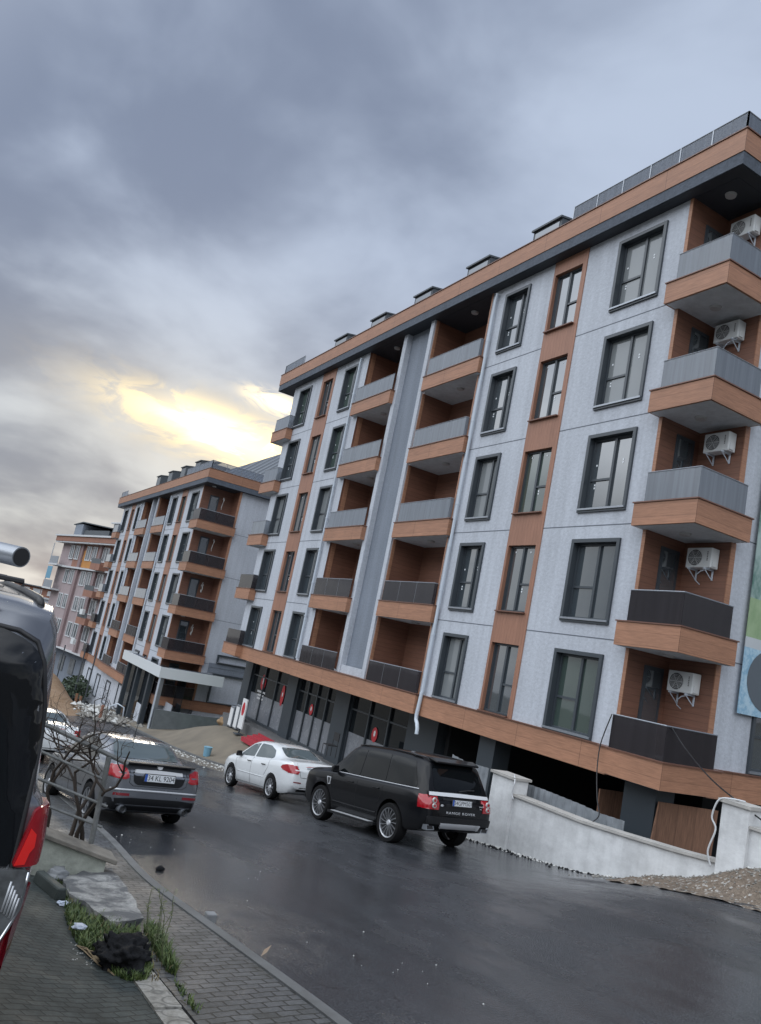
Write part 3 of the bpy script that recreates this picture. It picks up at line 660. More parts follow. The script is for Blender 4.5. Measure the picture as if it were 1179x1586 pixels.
def pillar(px0, px1, pyt, name='pillar'):
    a, b = yp(px0, pyt, 13.28), yp(px1, pyt+8, 13.28); z = (a.z+b.z)/2
    mb = MB(); mb.box(a.x, b.x, 13.28, 13.72, z-2.6, z); gpart('pillar', M['garden'], mb)
    mb = MB(); mb.box(a.x-.05, b.x+.05, 13.22, 13.78, z, z+.06); gpart('pillar_cap', cope, mb); return a.x, b.x, z
pA = pillar(764, 798, 1198); pB = pillar(1119, 1162, 1244)
mb = MB(); q = yp(1166, 1285, 13.35); mb.box(pB[1], pB[1]+4.5, 13.36, 13.58, q.z-2.2, q.z); gpart('wall_body', M['garden'], mb)
mb = MB(); mb.box(pB[1], pB[1]+4.5, 13.30, 13.64, q.z, q.z+.05); gpart('coping', cope, mb)
mb = MB(); mb.box(pA[0]-2.6, pA[0], 13.36, 13.58, -5.6, -3.6); gpart('wall_body', M['garden'], mb)
# loose white rope over each pillar, black cables from the balcony
def cable(name, pts, r, m, label, sag=0, cat='cable'):
    P = [Vector(p) for p in pts]; out = []
    # catmull-rom
    Q = [P[0]]+P+[P[-1]]
    for i in range(1, len(Q)-2):
        for k in range(6):
            t = k/6; a, b, c, d = Q[i-1], Q[i], Q[i+1], Q[i+2]
            out.append(.5*((2*b)+(-a+c)*t+(2*a-5*b+4*c-d)*t*t+(-a+3*b-3*c+d)*t**3))
    out.append(P[-1]); mb = MB(); mb.tube(out, r, 6); o = mb.build(name, m, smooth=True); tag(o, label, cat); return o
M['rope'] = mat('white_rope', (.55, .56, .57), .8)
M['cable'] = mat('black_cable', (.012, .012, .014), .5)
a = pB[0]; z = pB[2]
cable('rope', [(a-.06, 13.25, z-1.15), (a-.12, 13.2, z-.9), (a-.03, 13.22, z-.5), (a-.12, 13.2, z-.3), (a-.02, 13.2, z+.02), (a+.15, 13.3, z+.09), (a+.3, 13.5, z+.09)], .016, M['rope'], 'white rope hanging over the right wall pillar in a long loop', cat='rope')
cable('rope', [(pA[1]-.3, 13.5, pA[2]+.08), (pA[1]-.05, 13.3, pA[2]+.08), (pA[1]+.1, 13.2, pA[2]-.05), (pA[1]+.06, 13.2, pA[2]-.3), (pA[1]+.12, 13.22, pA[2]-.42)], .016, M['rope'], 'short white rope draped over the left wall pillar beside the black car', cat='rope')
cable('cable', [yp(948, 1106, 14.4), yp(931, 1150, 14.3), yp(925, 1190, 14.2), yp(925, 1235, 14.0), yp(928, 1262, 13.8), yp(918, 1273, 13.6)], .014, M['cable'], 'black cable hanging from the lowest corner balcony down to the garden wall')
cable('cable', [xp(1040, 1126, -12.1), yp(1062, 1160, 14.6), yp(1100, 1205, 14.0), yp(1145, 1243, 13.5), Vector((pB[1]+.6, 13.4, pB[2]-.25)), Vector((pB[1]+2.5, 13.2, pB[2]-.6))], .014, M['cable'], 'black cable running from the lowest balcony rail over the right wall pillar')
# ---- banner on the flank
def bannerm():
    m = mat('printed_banner', (.2, .3, .2), .45); t = NT(m.node_tree); b = t.n['Principled BSDF']; co = t.node('ShaderNodeTexCoord').outputs['Object']
    sp = t.node('ShaderNodeSeparateXYZ'); t.l.new(co, sp.inputs[0]); z = sp.outputs[2]
    nz = t.noise(t.scalev(co, (1, 1, .6)), 2.2, 5, .65)
    trees = t.mix(t.mr(nz, .4, .6), (.10, .20, .17), (.36, .46, .43)); grass = t.mix(t.mr(nz, .3, .7), (.22, .33, .17), (.36, .47, .28)); sea = t.mix(t.mr(t.noise(co, 5, 4, .7), .45, .62), (.42, .58, .68), (.24, .42, .56))
    c = t.mix(t.m('GREATER_THAN', z, 3.05), grass, trees); c = t.mix(t.m('LESS_THAN', z, 2.1), c, (.50, .53, .55)); c = t.mix(t.m('LESS_THAN', z, 1.85), c, sea)
    t.l.new(c, b.inputs['Base Color']); bp = t.node('ShaderNodeBump'); bp.inputs['Strength'].default_value = .6; bp.inputs['Distance'].default_value = .06; t.l.new(t.noise(t.scalev(co, (1, 1, .4)), 1.4, 3, .6), bp.inputs['Height']); t.l.new(bp.outputs[0], b.inputs['Normal']); return m
bn = empty('banner', (0, 0, 0)); tag(bn, 'green and blue printed advertising banner on the flank of the near block', 'banner')
mb = MB(); mb.box(XR+.10, XR+.12, 17.0, 22.5, .27, 6.6); mb.build('banner_sheet', bannerm(), bn)
mb = MB(); n = 32; mb.add([(XR+.125, 18.15+math.cos(6.283*k/n)*.95, 1.15+math.sin(6.283*k/n)*.78) for k in range(n)], [tuple(range(n))]); mb.build('printed_disc', mat('banner_grey', (.10, .12, .14), .45), bn)
mb = MB(); n = 24; mb.add([(XR+.125, 17.72+math.cos(6.283*k/n)*rr, 3.62+math.sin(6.283*k/n)*rr*1.35) for rr in (.30, .16) for k in range(n)], [(k, (k+1) % n, n+(k+1) % n, n+k) for k in range(n)]); mb.box(XR+.124, XR+.127, 17.42, 17.56, 3.62, 4.05); mb.build('printed_character', M['whitep'], bn)
# ---- air conditioners in the corner balconies of the near block
def ac_unit():
    r = empty('air_conditioner', (0, 0, 0))
    mb = MB(); mb.box(0, .80, -.32, 0, 0, .55); o = mb.build('casing', M['acw'], r)
    bv = o.modifiers.new('b', 'BEVEL'); bv.width = .018; bv.segments = 2
    mb = MB(); mb.disc((.29, -.326, .275), .225, 'y', 28, .01); f = mb.build('fan_opening', mat('fan_dark', (.09, .09, .095), .6), r)
    mb = MB()
    for rr in (.06, .10, .14, .18, .225): mb.tube([(.29+math.cos(a*.3927)*rr, -.334, .275+math.sin(a*.3927)*rr) for a in range(17)], .005, 4)
    for a in range(6): mb.tube([(.29, -.334, .275), (.29+math.cos(a*1.047)*.225, -.334, .275+math.sin(a*1.047)*.225)], .005, 4)
    mb.build('fan_grille', M['acw'], f)
    mb = MB()
    for i in range(6): mb.box(.665, .70, -.3225, -.321, .19+.045*i, .219+.045*i)
    mb.build('lettering', mat('grey_print', (.1, .1, .1), .5), r)
    for xx in (.12, .64):
        mb = MB(); mb.box(xx, xx+.04, -.38, .0, -.05, -.004); mb.box(xx, xx+.04, -.03, .0, -.30, -.05); mb.tube([(xx+.02, -.34, -.05), (xx+.02, -.02, -.29)], .014, 6); mb.build('bracket', M['pipe'], r)
    mb = MB(); mb.box(.80, .83, -.26, -.1, .04, .22); mb.build('valve_cover', M['acw'], r)
    mb = MB(); mb.tube([(.8, -.2, .08), (.74, -.26, -.02), (.5, -.30, -.10), (.36, -.28, -.20), (.30, -.2, -.34), (.32, -.05, -.42)], .014, 6); mb.build('hose', M['pipe'], r)
    return r
ac0 = ac_unit()
names = ['first', 'second', 'third', 'fourth', 'fifth']
for k in range(5):
    o = ac0 if k == 0 else copy_tree(ac0)
    if k in (2, 4): [bpy.data.objects.remove(q) for q in list(kids(o)) if q.name.startswith('hose')]
    o.location = (-13.42+.07*((k*7)%3-1), RD-.02, [.48, 3.53, 6.5, 9.54, 12.5][k]); o.scale = (.9, .9, .9)
    tag(o, 'white air conditioner on the corner balcony wall, %s unit up from the street' % names[k], 'air conditioner', 'air conditioners on the corner balconies of the near block')
# ---- second block: flank glazing, girdle continues to the ground, hoses
b2 = B2.location
def b2w(y, z, w, h): put_window(B2, -52.80+.02-b2.x+.0, y-b2.y, z-b2.z, w, h, 'W', math.pi/2)
XS = XR-40.37
facade_part(B2, 'flank_base', M['wall'], [(XS-.3, XS+.012, 17.2, 31, -9.5, -5.66), (XL-40.37, XS-.3, YF+.1, 31, -9.5, -5.66)])
for q in ((18.0, -5.6, 4.6, 1.95), (18.05, -2.95, 3.4, .6)):
    put_window(B2, XS+.10-b2.x, q[0]-b2.y, q[1]-b2.z, q[2], q[3], 'W', math.pi/2)
facade_part(B2, 'flank_cladding', M['fin'], [(XS-.1, XS+.05, 17.6, 23, -3.62, -3.3), (XS-.1, XS+.05, 17.6, 23, -3.27, -2.98)])
M['hose'] = mat('pale_hose', (.55, .55, .53), .6)
for k in range(1, 5):
    P = Vector((-13.25-40.37, RD-.06, TC[k]-4.5+1.55)); mb = MB(); r_ = random.Random(k)
    pts = [(0, 0, .35), (.22, -.04, .42), (.4, -.05, .25), (.28, -.05, 0), (.12, -.04, -.25), (.2, -.03, -.4)] if k > 2 else [(0, 0, .35), (-.12, -.04, .1), (-.05, -.04, -.25), (.15, -.05, -.35), (.28, -.05, -.1), (.18, -.04, .1), (.3, -.04, .2)]
    mb.tube([P-b2+Vector(p) for p in pts], .032, 6); mb.build('coiled_hose', M['hose'], B2, smooth=True)
# lower street front of the second block
for xx in (-56.0, -60.5, -65, -69.5, -74, -78.5):
    put_window(B2, xx-b2.x, YF+.09-b2.y, -8.3-b2.z+(-.35 if xx < -68 else 0), 1.6, 1.9, 'W')
# ------------------------------------------------------------------ lot, porch and low wall
def lotz(x, y):
    f = sm(12.45, 15.3, y); h = max(0, -5.35-G(x))*sm(-49.5, -39.0, x)
    g = .10*max(0, y-13)*(1-sm(-49.5, -39.0, x))
    return G(x)+f*h+g+.02+.02*(y > 12.6)
mb = MB(); vs = []; fs = []; nx, ny = 60, 18
for i in range(nx+1):
    x = -68+(46.0)*i/nx
    for j in range(ny+1):
        y0 = 12.45 if x > -40 else 12.45+(-40-x)*.05; y = y0+(24-y0)*(j/ny)**1.3; vs.append((x, y, lotz(x, y)+.015*noise1(x, y, .8)))
for i in range(nx):
    for j in range(ny): k = i*(ny+1)+j; fs.append((k, k+ny+1, k+ny+2, k+1))
mb.add(vs, fs); M['lot'] = mat('sandy_forecourt', (.165, .14, .105), .75, bump=.4, bscale=18, var=.22, vscale=.9); tag(mb.build('forecourt', M['lot'], smooth=True), kind='structure')
tag(strip('kerb', M['kerb'], -52, -20.0, lambda x: 12.3 if x > -40 else 12.3+(-40-x)*.05, lambda x: 12.44 if x > -40 else 12.44+(-40-x)*.05, .10, ny=1, skirt=.2), kind='structure')
M['canopyw'] = mat('white_fascia_panel', (.62, .65, .66), .4)
CP = empty('entrance_canopy', (-50.2, 13.9, lotz(-50.2, 13.9))); tag(CP, 'white flat-roofed canopy porch on slim posts in front of the second block', 'canopy')
cb = CP.location
def cpart(name, m, *boxes, parent=None):
    mb = MB(lambda x, y, z: (x-cb.x, y-cb.y, z-cb.z))
    for q in boxes: mb.box(*q)
    return mb.build(name, m, parent or CP)
cpart('fascia', M['canopyw'], (-61, -50, 13.70, 13.76, -4.25, -3.59), (-50.06, -50, 13.76, 17.9, -4.25, -3.59), (-61, -60.94, 13.76, 14.7, -4.25, -3.59))
cpart('canopy_roof', M['fasc'], (-60.94, -50.06, 13.76, 14.74, -3.80, -3.72), (-52.7, -50.06, 14.74, 17.9, -3.80, -3.72))
cpart('canopy_ceiling', M['ceil'], (-60.94, -50.06, 13.76, 14.74, -4.2, -4.15), (-52.7, -50.06, 14.74, 17.9, -4.2, -4.15))
cpart('roof_glass', M['pane'], (-57, -50.5, 13.9, 14.7, -3.70, -3.68))
for x0, x1, y in ((-50.5, -50.25, 13.85), (-53.1, -52.75, 13.85), (-56.5, -56.2, 13.85), (-59.6, -59.3, 13.85)):
    cpart('post', M['alu'] if x0 > -51 else M['darkcol'], (x0, x1, y, y+.3, -9.1, -4.2))
cpart('post', M['pipe'], (-50.12, -50.04, 13.78, 13.86, -7.4, -4.25))
cpart('glazed_screen', M['shopglass'], (-60.5, -53.2, 14.3, 14.34, -8.5, -4.3), (-52.2, -50.4, 15.6, 15.64, -7.2, -4.3))
cpart('screen_panel', M['wall'], (-55.9, -53.3, 14.25, 14.29, -8.6, -6.6), (-52.79, -50.9, 15.2, 15.25, -7.3, -5.9))
M['lowwall'] = mat('grey_plastered_wall', (.13, .145, .15), .85, bump=.3, var=.15)
lw = MB(); lw.add([(-50.1, 13.95, -6.16), (-49.9, 13.95, -6.16), (-49.9, 17.0, -6.2), (-49.9, 19.7, -6.1), (-50.1, 19.7, -6.1), (-50.1, 17.0, -6.2), (-50.1, 13.95, -7.9), (-49.9, 13.95, -7.9), (-49.9, 17, -7.6), (-49.9, 19.7, -7.3), (-50.1, 19.7, -7.3), (-50.1, 17, -7.6)],
 [(0, 1, 2, 5), (5, 2, 3, 4), (1, 7, 8, 2), (2, 8, 9, 3), (0, 5, 11, 6), (5, 4, 10, 11), (0, 6, 7, 1), (3, 9, 10, 4)])
tag(lw.build('low_wall', M['lowwall']), 'low dark grey plastered wall beside the canopy porch, at the back of the forecourt', 'wall')
# turf, stone, sign, steps, by the shop
def patch(name, x0, x1, y0, y1, m, kind, dz=.03):
    mb = MB(); n = 8; vs = [(x0+(x1-x0)*i/n, y0+(y1-y0)*j/n, lotz(x0+(x1-x0)*i/n, y0+(y1-y0)*j/n)+dz) for i in range(n+1) for j in range(n+1)]
    mb.add(vs, [(i*(n+1)+j, (i+1)*(n+1)+j, (i+1)*(n+1)+j+1, i*(n+1)+j+1) for i in range(n) for j in range(n)]); return tag(mb.build(name, m, smooth=True), kind=kind)
M['turf'] = mat('turf', (.07, .12, .04), .9, bump=.8, bscale=60, var=.4, vscale=8)
patch('grass', -49.7, -45.5, 15.6, 20.0, M['turf'], 'stuff')
st_ = empty('entrance_steps', (-36.0, 15.0, lotz(-36.0, 15.0))); tag(st_, 'shallow steps covered in bright red carpet leading up to the shop door', 'steps')
M['carpet'] = mat('red_carpet', (.36, .025, .04), .8, bump=.3, bscale=80)
for i in range(5):
    mb = MB(); z0 = Zs-.44+.085*(i+1); mb.box(-.5, 1.5, -.45+.27*i, -.45+.27*(i+1)+.02, z0-.2-st_.location.z, z0-st_.location.z); mb.build('step', M['carpet'], st_)
sg = empty('pavement_sign', (-38.1, 15.0, lotz(-38.1, 15.0))); tag(sg, 'white standing sign with a red drop symbol beside the red carpeted steps', 'sign')
mb = MB(); mb.box(-.3, .3, -.03, .03, .3, 1.75); mb.build('sign_board', M['whitep'], sg)
mb = MB(); n = 18; mb.add([(math.cos(6.283*k/n)*.2, -.034, 1.25+math.sin(6.283*k/n)*.33) for k in range(n)], [tuple(range(n))]); mb.build('sign_symbol', M['red'], sg)
mb = MB(); mb.box(-.25, .25, -.2, .2, 0, .05); mb.box(-.03, .03, -.03, .03, .05, .3); mb.build('sign_foot', M['frame'], sg)
for i, (xx, lab) in enumerate(((-39.4, 'pale upright cabinet left of the standing sign, outside the shop'), (-40.2, 'narrow pale upright cabinet nearest the low grey wall'))):
    q = empty('cabinet', (xx, 15.4, lotz(xx, 15.4))); tag(q, lab, 'cabinet')
    mb = MB(); mb.box(-.26, .26, -.2, .2, .05, 1.25-.15*i); o = mb.build('cabinet_body', M['alu'], q); bv = o.modifiers.new('b', 'BEVEL'); bv.width = .02
    mb = MB(); mb.box(-.22, .22, -.215, -.202, .12, 1.15-.15*i); mb.build('cabinet_door', M['whitep'], q)
    mb = MB(); mb.box(-.24, .24, -.18, .18, 0, .05); mb.build('cabinet_base', M['black'], q)
# ------------------------------------------------------------------ pink block farther down
UT = Vector((.985, .175, 0)).normalized(); UN = Vector((-.175, .985, 0)).normalized(); PO = Vector((-99.60, 14.14, 0))
pf = lambda u, d, z: PO+UT*u+UN*d+Vector((0, 0, z))
PB = empty('apartment_building', pf(0, 0, G(-99)), ); tag(PB, 'older pink and orange apartment block with white framed windows down the street', 'building')
M['pink'] = plaster('pink_render', (.36, .29, .29), amp=.08); M['rust'] = plaster('rust_render', (.30, .15, .105), amp=.08); M['orange'] = plaster('orange_render', (.48, .22, .06), amp=.08)
M['mauve'] = plaster('mauve_render', (.26, .19, .19), amp=.08); M['pwhite'] = mat('white_window_frame', (.55, .56, .57), .5); M['curtain'] = mat('curtained_glass', (.17, .18, .19), .15, var=.4, vscale=1.5)
def pp(name, m, *bx, parent=PB):
    mb = MB(lambda u, d, z: pf(u, d, z)-PB.location)
    for q in bx: mb.box(*q)
    return mb.build(name, m, parent)
pp('wall', M['pink'], (-5.5, 26, .0, 12, -6.6, 5.4)); pp('ground_floor_wall', M['fin'], (-5, 26, 1.2, 12, -13, -6.6))
pp('upper_wall', M['rust'], (-.6, 26, -.06, -.004, 2.55, 5.35)); pp('orange_panel', M['orange'], (2.8, 3.5, -.09, -.065, 2.6, 4.6)); pp('orange_panel', M['orange'], (3.5, 7.2, -.09, -.065, 2.6, 3.45))
for u in (2.05, 7.9): pp('pilaster', M['mauve'], (u, u+.75, -.3, -.005, -6.6, 5.2))
pp('cornice', M['rust'], (-6.1, 26, -.9, 12, 5.45, 6.05)); pp('cornice_edge', M['pwhite'], (-6.3, 26, -1.05, 12, 6.055, 6.25)); pp('cornice_edge', M['pwhite'], (-6.1, 26, -.85, 12, 5.30, 5.445))
pp('floor_band', M['pwhite'], (-5.9, 26, -.5, -.01, 2.35, 2.54)); pp('floor_band', M['pwhite'], (-5.7, 26, -.4, -.01, -6.75, -6.6)); 
pk = pp('penthouse', M['fin'], (-6.0, -3.2, 1, 9, 6.26, 8.0)); pp('penthouse_side', M['trim'], (-3.19, 5.5, 1.2, 9, 6.26, 7.3), parent=pk)
mb = MB(lambda u, d, z: pf(u, d, z)-PB.location); mb.add([(-3.3, .9, 8.2), (-3.3, 9, 8.2), (6.8, 9, 7.5), (6.8, .9, 7.5), (-6.6, .9, 7.9), (-6.6, 9, 7.9), (-3.3, .9, 8.32), (-3.3, 9, 8.32), (6.8, 9, 7.6), (6.8, .9, 7.6), (-6.6, .9, 8.0), (-6.6, 9, 8.0)], [(0, 1, 2, 3), (0, 4, 5, 1), (6, 9, 8, 7), (6, 7, 11, 10), (0, 3, 9, 6), (0, 6, 10, 4), (3, 2, 8, 9)]); mb.build('penthouse_roof', M['trim'], pk)
pk2 = pp('penthouse', M['curtain'], (6.9, 12, 1, 8, 6.26, 8.05)); pp('penthouse_roof', M['pwhite'], (6.6, 12.4, .7, 8, 8.06, 8.2), parent=pk2)
def pwin(u, z, w=1.3, h=1.4, d=-.02):
    o = pp('window', M['pwhite'], (u-.12, u+w+.12, d-.08, d-.01, z-.12, z), (u-.12, u+w+.12, d-.08, d-.01, z+h, z+h+.12), (u-.12, u, d-.08, d-.01, z, z+h), (u+w, u+w+.12, d-.08, d-.01, z, z+h), (u+w/2-.05, u+w/2+.05, d-.08, d-.01, z, z+h))
    pp('pane', M['curtain'], (u, u+w/2-.05, d-.03, d-.015, z, z+h), parent=o); pp('pane', M['pane'], (u+w/2+.05, u+w, d-.03, d-.015, z, z+h), parent=o)
for u, w_ in ((-2.0, 1.2), (-.1, 1.2), (3.7, 1.3), (5.6, 1.3), (9.0, 1.6), (12.5, 1.4), (16, 1.4), (20, 1.4)):
    for z in (3.55, .65, -2.25, -5.15): pwin(u, z, w_, 1.45, -.07 if z > 3 else -.005)
for z in (2.4, -.55, -3.5):
    o = pp('balcony', M['pwhite'], (-5.9, -2.6, -1.1, -.01, z, z+.2)); pp('balcony_glass', M['bglass'], (-5.8, -2.7, -1.05, -1.02, z+.2, z+1.1), parent=o); pp('balcony_post', M['pwhite'], (-5.85, -5.75, -1.05, -.95, z+.2, z+2.7), parent=o)
    o = pp('balcony', M['rust'], (9.0, 11.8, -1.2, -.01, z+.05, z+.75)); pp('balcony_rail', M['frame'], (9.0, 11.8, -1.18, -1.15, z+.76, z+1.3), parent=o)
pp('awning', mat('blue_sheet', (.12, .30, .42), .5), (-5.8, -4.0, -1.05, -1.02, .7, 2.2))
for u, z in ((10, -5.6), (10.4, -2.4)): pp('air_conditioner_box', M['acw'], (u, u+.8, -1.5, -1.2, z, z+.55))
for u in (-3, .5, 4, 8): pp('ground_floor_window', M['curtain'], (u, u+1.6, 1.1, 1.19, -9.3, -7.6))
# far small house
FH = empty('house', (-135.6, 14.5, G(-135))); tag(FH, 'low white house with a red brown roof terrace beyond the pink block', 'building')
def fh(name, m, *bx, parent=FH):
    mb = MB(lambda x, y, z: (x-FH.location.x, y-FH.location.y, z-FH.location.z))
    for q in bx: mb.box(*q)
    return mb.build(name, m, parent)
fh('wall', M['white'], (-146, -135.6, 11.5, 19.5, -13.5, -2.4)); fh('roof_slab', M['pwhite'], (-147, -135.2, 11.0, 20, -2.4, -2.15)); fh('top_storey', M['rust'], (-144, -136.0, 12.2, 18.5, -2.15, -.75)); fh('top_roof', M['tile'], (-145, -135.4, 11.8, 19, -.75, -.6)); fh('chimney', M['rust'], (-140, -139.4, 16.0, 16.5, -.6, .6))
for y in (12.8, 14.4, 16.6):
    for z in (-1.85,): fh('window', M['pwhite'], (-135.99, -135.9, y, y+1.1, z, z+.8))
for y in (12.2, 15.6):
    for z in (-5.2, -8.4):
        o = fh('balcony', M['pwhite'], (-135.59, -134.6, y, y+3, z, z+.25)); fh('balcony_glass', M['bglass'], (-134.65, -134.6, y+.05, y+2.95, z+.25, z+1.1), parent=o); fh('window', M['curtain'], (-135.59, -135.5, y+.6, y+2.2, z+.5, z+2.2))
# ------------------------------------------------------------------ vehicles
def paint(name, c, metal=0.0, rough=.22, coat=1.0, dirt=.0):
    m = mat(name, c, rough, metal, coat=coat); t = NT(m.node_tree); b = t.n['Principled BSDF']; co = t.node('ShaderNodeTexCoord').outputs['Object']
    sp = t.node('ShaderNodeSeparateXYZ'); t.l.new(co, sp.inputs[0]); n = t.noise(co, 4, 5, .6)
    d = t.m('MULTIPLY', t.mr(sp.outputs[2], .15, .75, 1, 0), t.mr(n, .3, .7, .2, 1)); dd = t.m('MULTIPLY', d, dirt)
    t.l.new(t.mix(dd, c, (.06, .057, .052)), b.inputs['Base Color']); t.l.new(t.m('ADD', t.m('MULTIPLY', d, .3), rough), b.inputs['Roughness'])
    dr = t.noise(co, 90, 2, .5); bp = t.node('ShaderNodeBump'); bp.inputs['Strength'].default_value = .04; bp.inputs['Distance'].default_value = .002; t.l.new(t.mr(dr, .55, .65), bp.inputs['Height']); t.l.new(bp.outputs[0], b.inputs['Coat Normal'])
    return m
M['cblack'] = paint('black_car_paint', (.004, .0045, .006), rough=.4, dirt=.12, coat=.42); M['cblack'].node_tree.nodes['Principled BSDF'].inputs['Specular IOR Level'].default_value = .08; M['cwhite'] = paint('white_car_paint', (.66, .68, .69), dirt=.35); M['cgrey'] = paint('grey_car_paint', (.16, .17, .19), .6, .25, dirt=.2); M['cred'] = paint('dark_red_car_paint', (.16, .006, .014))
M['cglass'] = glassm('car_glass', (.004, .005, .006), 1.0, .02, 1.38, .4); M['cglass2'] = glassm('light_car_glass', (.07, .09, .095), 1.0, .03, 1.7)
M['chrome'] = mat('chrome', (.62, .63, .65), .12, 1.0); M['silver'] = mat('silver_trim', (.55, .56, .58), .38, .35); M['tyre'] = mat('tyre_rubber', (.008, .008, .0085), .85, bump=.3, spec=.2); M['bchrome'] = mat('bright_chrome_strip', (.75, .76, .78), .35, .2); M['rim'] = mat('alloy_rim', (.34, .35, .37), .3, .8); M['dkrim'] = mat('dark_brake_disc', (.02, .02, .02), .7)
M['tred'] = mat('red_lamp_lens', (.30, .006, .012), .15, coat=.6); M['tred2'] = mat('dark_red_lamp_lens', (.17, .004, .01), .12, coat=1); M['tclear'] = mat('clear_lamp_lens', (.40, .39, .38), .15, .2, coat=1); M['plateb'] = mat('plate_blue', (.02, .08, .35), .5)
M['platew'] = mat('plate_white', (.60, .62, .64), .4); M['cplastic'] = mat('dark_bumper_plastic', (.009, .0095, .011), .5, bump=.15, spec=.3)
def smoothcurve(pts):
    """monotone-ish cubic through (x, v) points"""
    def f(x):
        if x <= pts[0][0]: return pts[0][1]
        if x >= pts[-1][0]: return pts[-1][1]
        for i in range(len(pts)-1):
            (x0, v0), (x1, v1) = pts[i], pts[i+1]
            if x0 <= x <= x1:
                h = x1-x0; d = (v1-v0)/h
                def tan(j):
                    if j <= 0 or j >= len(pts)-1: return (pts[min(j+1, len(pts)-1)][1]-pts[max(j-1, 0)][1])/(pts[min(j+1, len(pts)-1)][0]-pts[max(j-1, 0)][0])
                    a = (pts[j][1]-pts[j-1][1])/(pts[j][0]-pts[j-1][0]); b = (pts[j+1][1]-pts[j][1])/(pts[j+1][0]-pts[j][0])
                    return 0 if a*b <= 0 else 2*a*b/(a+b)
                m0, m1 = tan(i), tan(i+1); t = (x-x0)/h
                return (2*t**3-3*t*t+1)*v0+(t**3-2*t*t+t)*h*m0+(-2*t**3+3*t*t)*v1+(t**3-t*t)*h*m1
    return f
def car_body(P):
    zt, zbelt, wb, wr, zb = (smoothcurve(P[k]) for k in ('top', 'belt', 'wb', 'wr', 'bot'))
    x0, x1 = P['x0'], P['x1']; N = 72; rows = []
    for i in range(N+1):
        t = i/N; t = .5-.5*math.cos(math.pi*t) if False else t
        x = x0+(x1-x0)*(t*.86+.14*(.5-.5*math.cos(math.pi*t)))
        b, top, bel, W, R = zb(x), zt(x), zbelt(x), wb(x), wr(x)
        bel = min(bel, top-.015); tum = top-bel; mid = b+(bel-b)*.5
        row = [(0, b), (W*.6, b), (W-.09, b+.01), (W-.035, b+.07), (W-.012, mid-.13), (W+.0, mid+.05), (W-.004, mid+(bel-mid)*.55), (W-.022, bel-.05), (W-.045, bel-.012), (W-.075, bel+.008),
               (W-.075+(R-W+.075)*.35, bel+tum*.36), (W-.075+(R-W+.075)*.72, bel+tum*.72), (R, top-tum*.10-.012), (R-.045, top-.03*min(1, tum*4)), (R*.72, top-.006), (R*.36, top+.004), (0, top+.008)]
        rows.append([(x, y, z) for y, z in row])
    vs = []; fs = []; K = len(rows[0]); full = 2*K-2
    for r in rows: vs += r+[(x, -y, z) for x, y, z in r[1:-1]][::-1]
    for i in range(N):
        for j in range(full): a = i*full+j; b = i*full+(j+1) % full; fs.append((a, b, b+full, a+full))
    # rounded end caps: shrunken loops pulled outward
    for end, s in ((0, -1), (N, 1)):
        base = [Vector(vs[end*full+j]) for j in range(full)]; c = Vector((base[0].x, 0, sum(p.z for p in base)/full)); prev = [end*full+j for j in range(full)]
        for q, pull in P['cap']:
            o = len(vs)
            for p in base: e = c+(p-c)*q; vs.append((p.x+s*pull, e.y, e.z))
            for j in range(full): f = (prev[j], prev[(j+1) % full], o+(j+1) % full, o+j); fs.append(f if s < 0 else f[::-1])
            prev = list(range(o, o+full))
        o = len(vs); vs.append((base[0].x+s*(P['cap'][-1][1]), 0, c.z))
        for j in range(full): f = (prev[j], prev[(j+1) % full], o); fs.append(f if s < 0 else f[::-1])
    return vs, fs
def tmp_obj(vs, fs):
    me = bpy.data.meshes.new('tmp'); me.from_pydata(vs, [], fs); b = bmesh.new(); b.from_mesh(me); bmesh.ops.recalc_face_normals(b, faces=b.faces); b.to_mesh(me); b.free()
    o = bpy.data.objects.new('tmp', me); COL.objects.link(o); return o
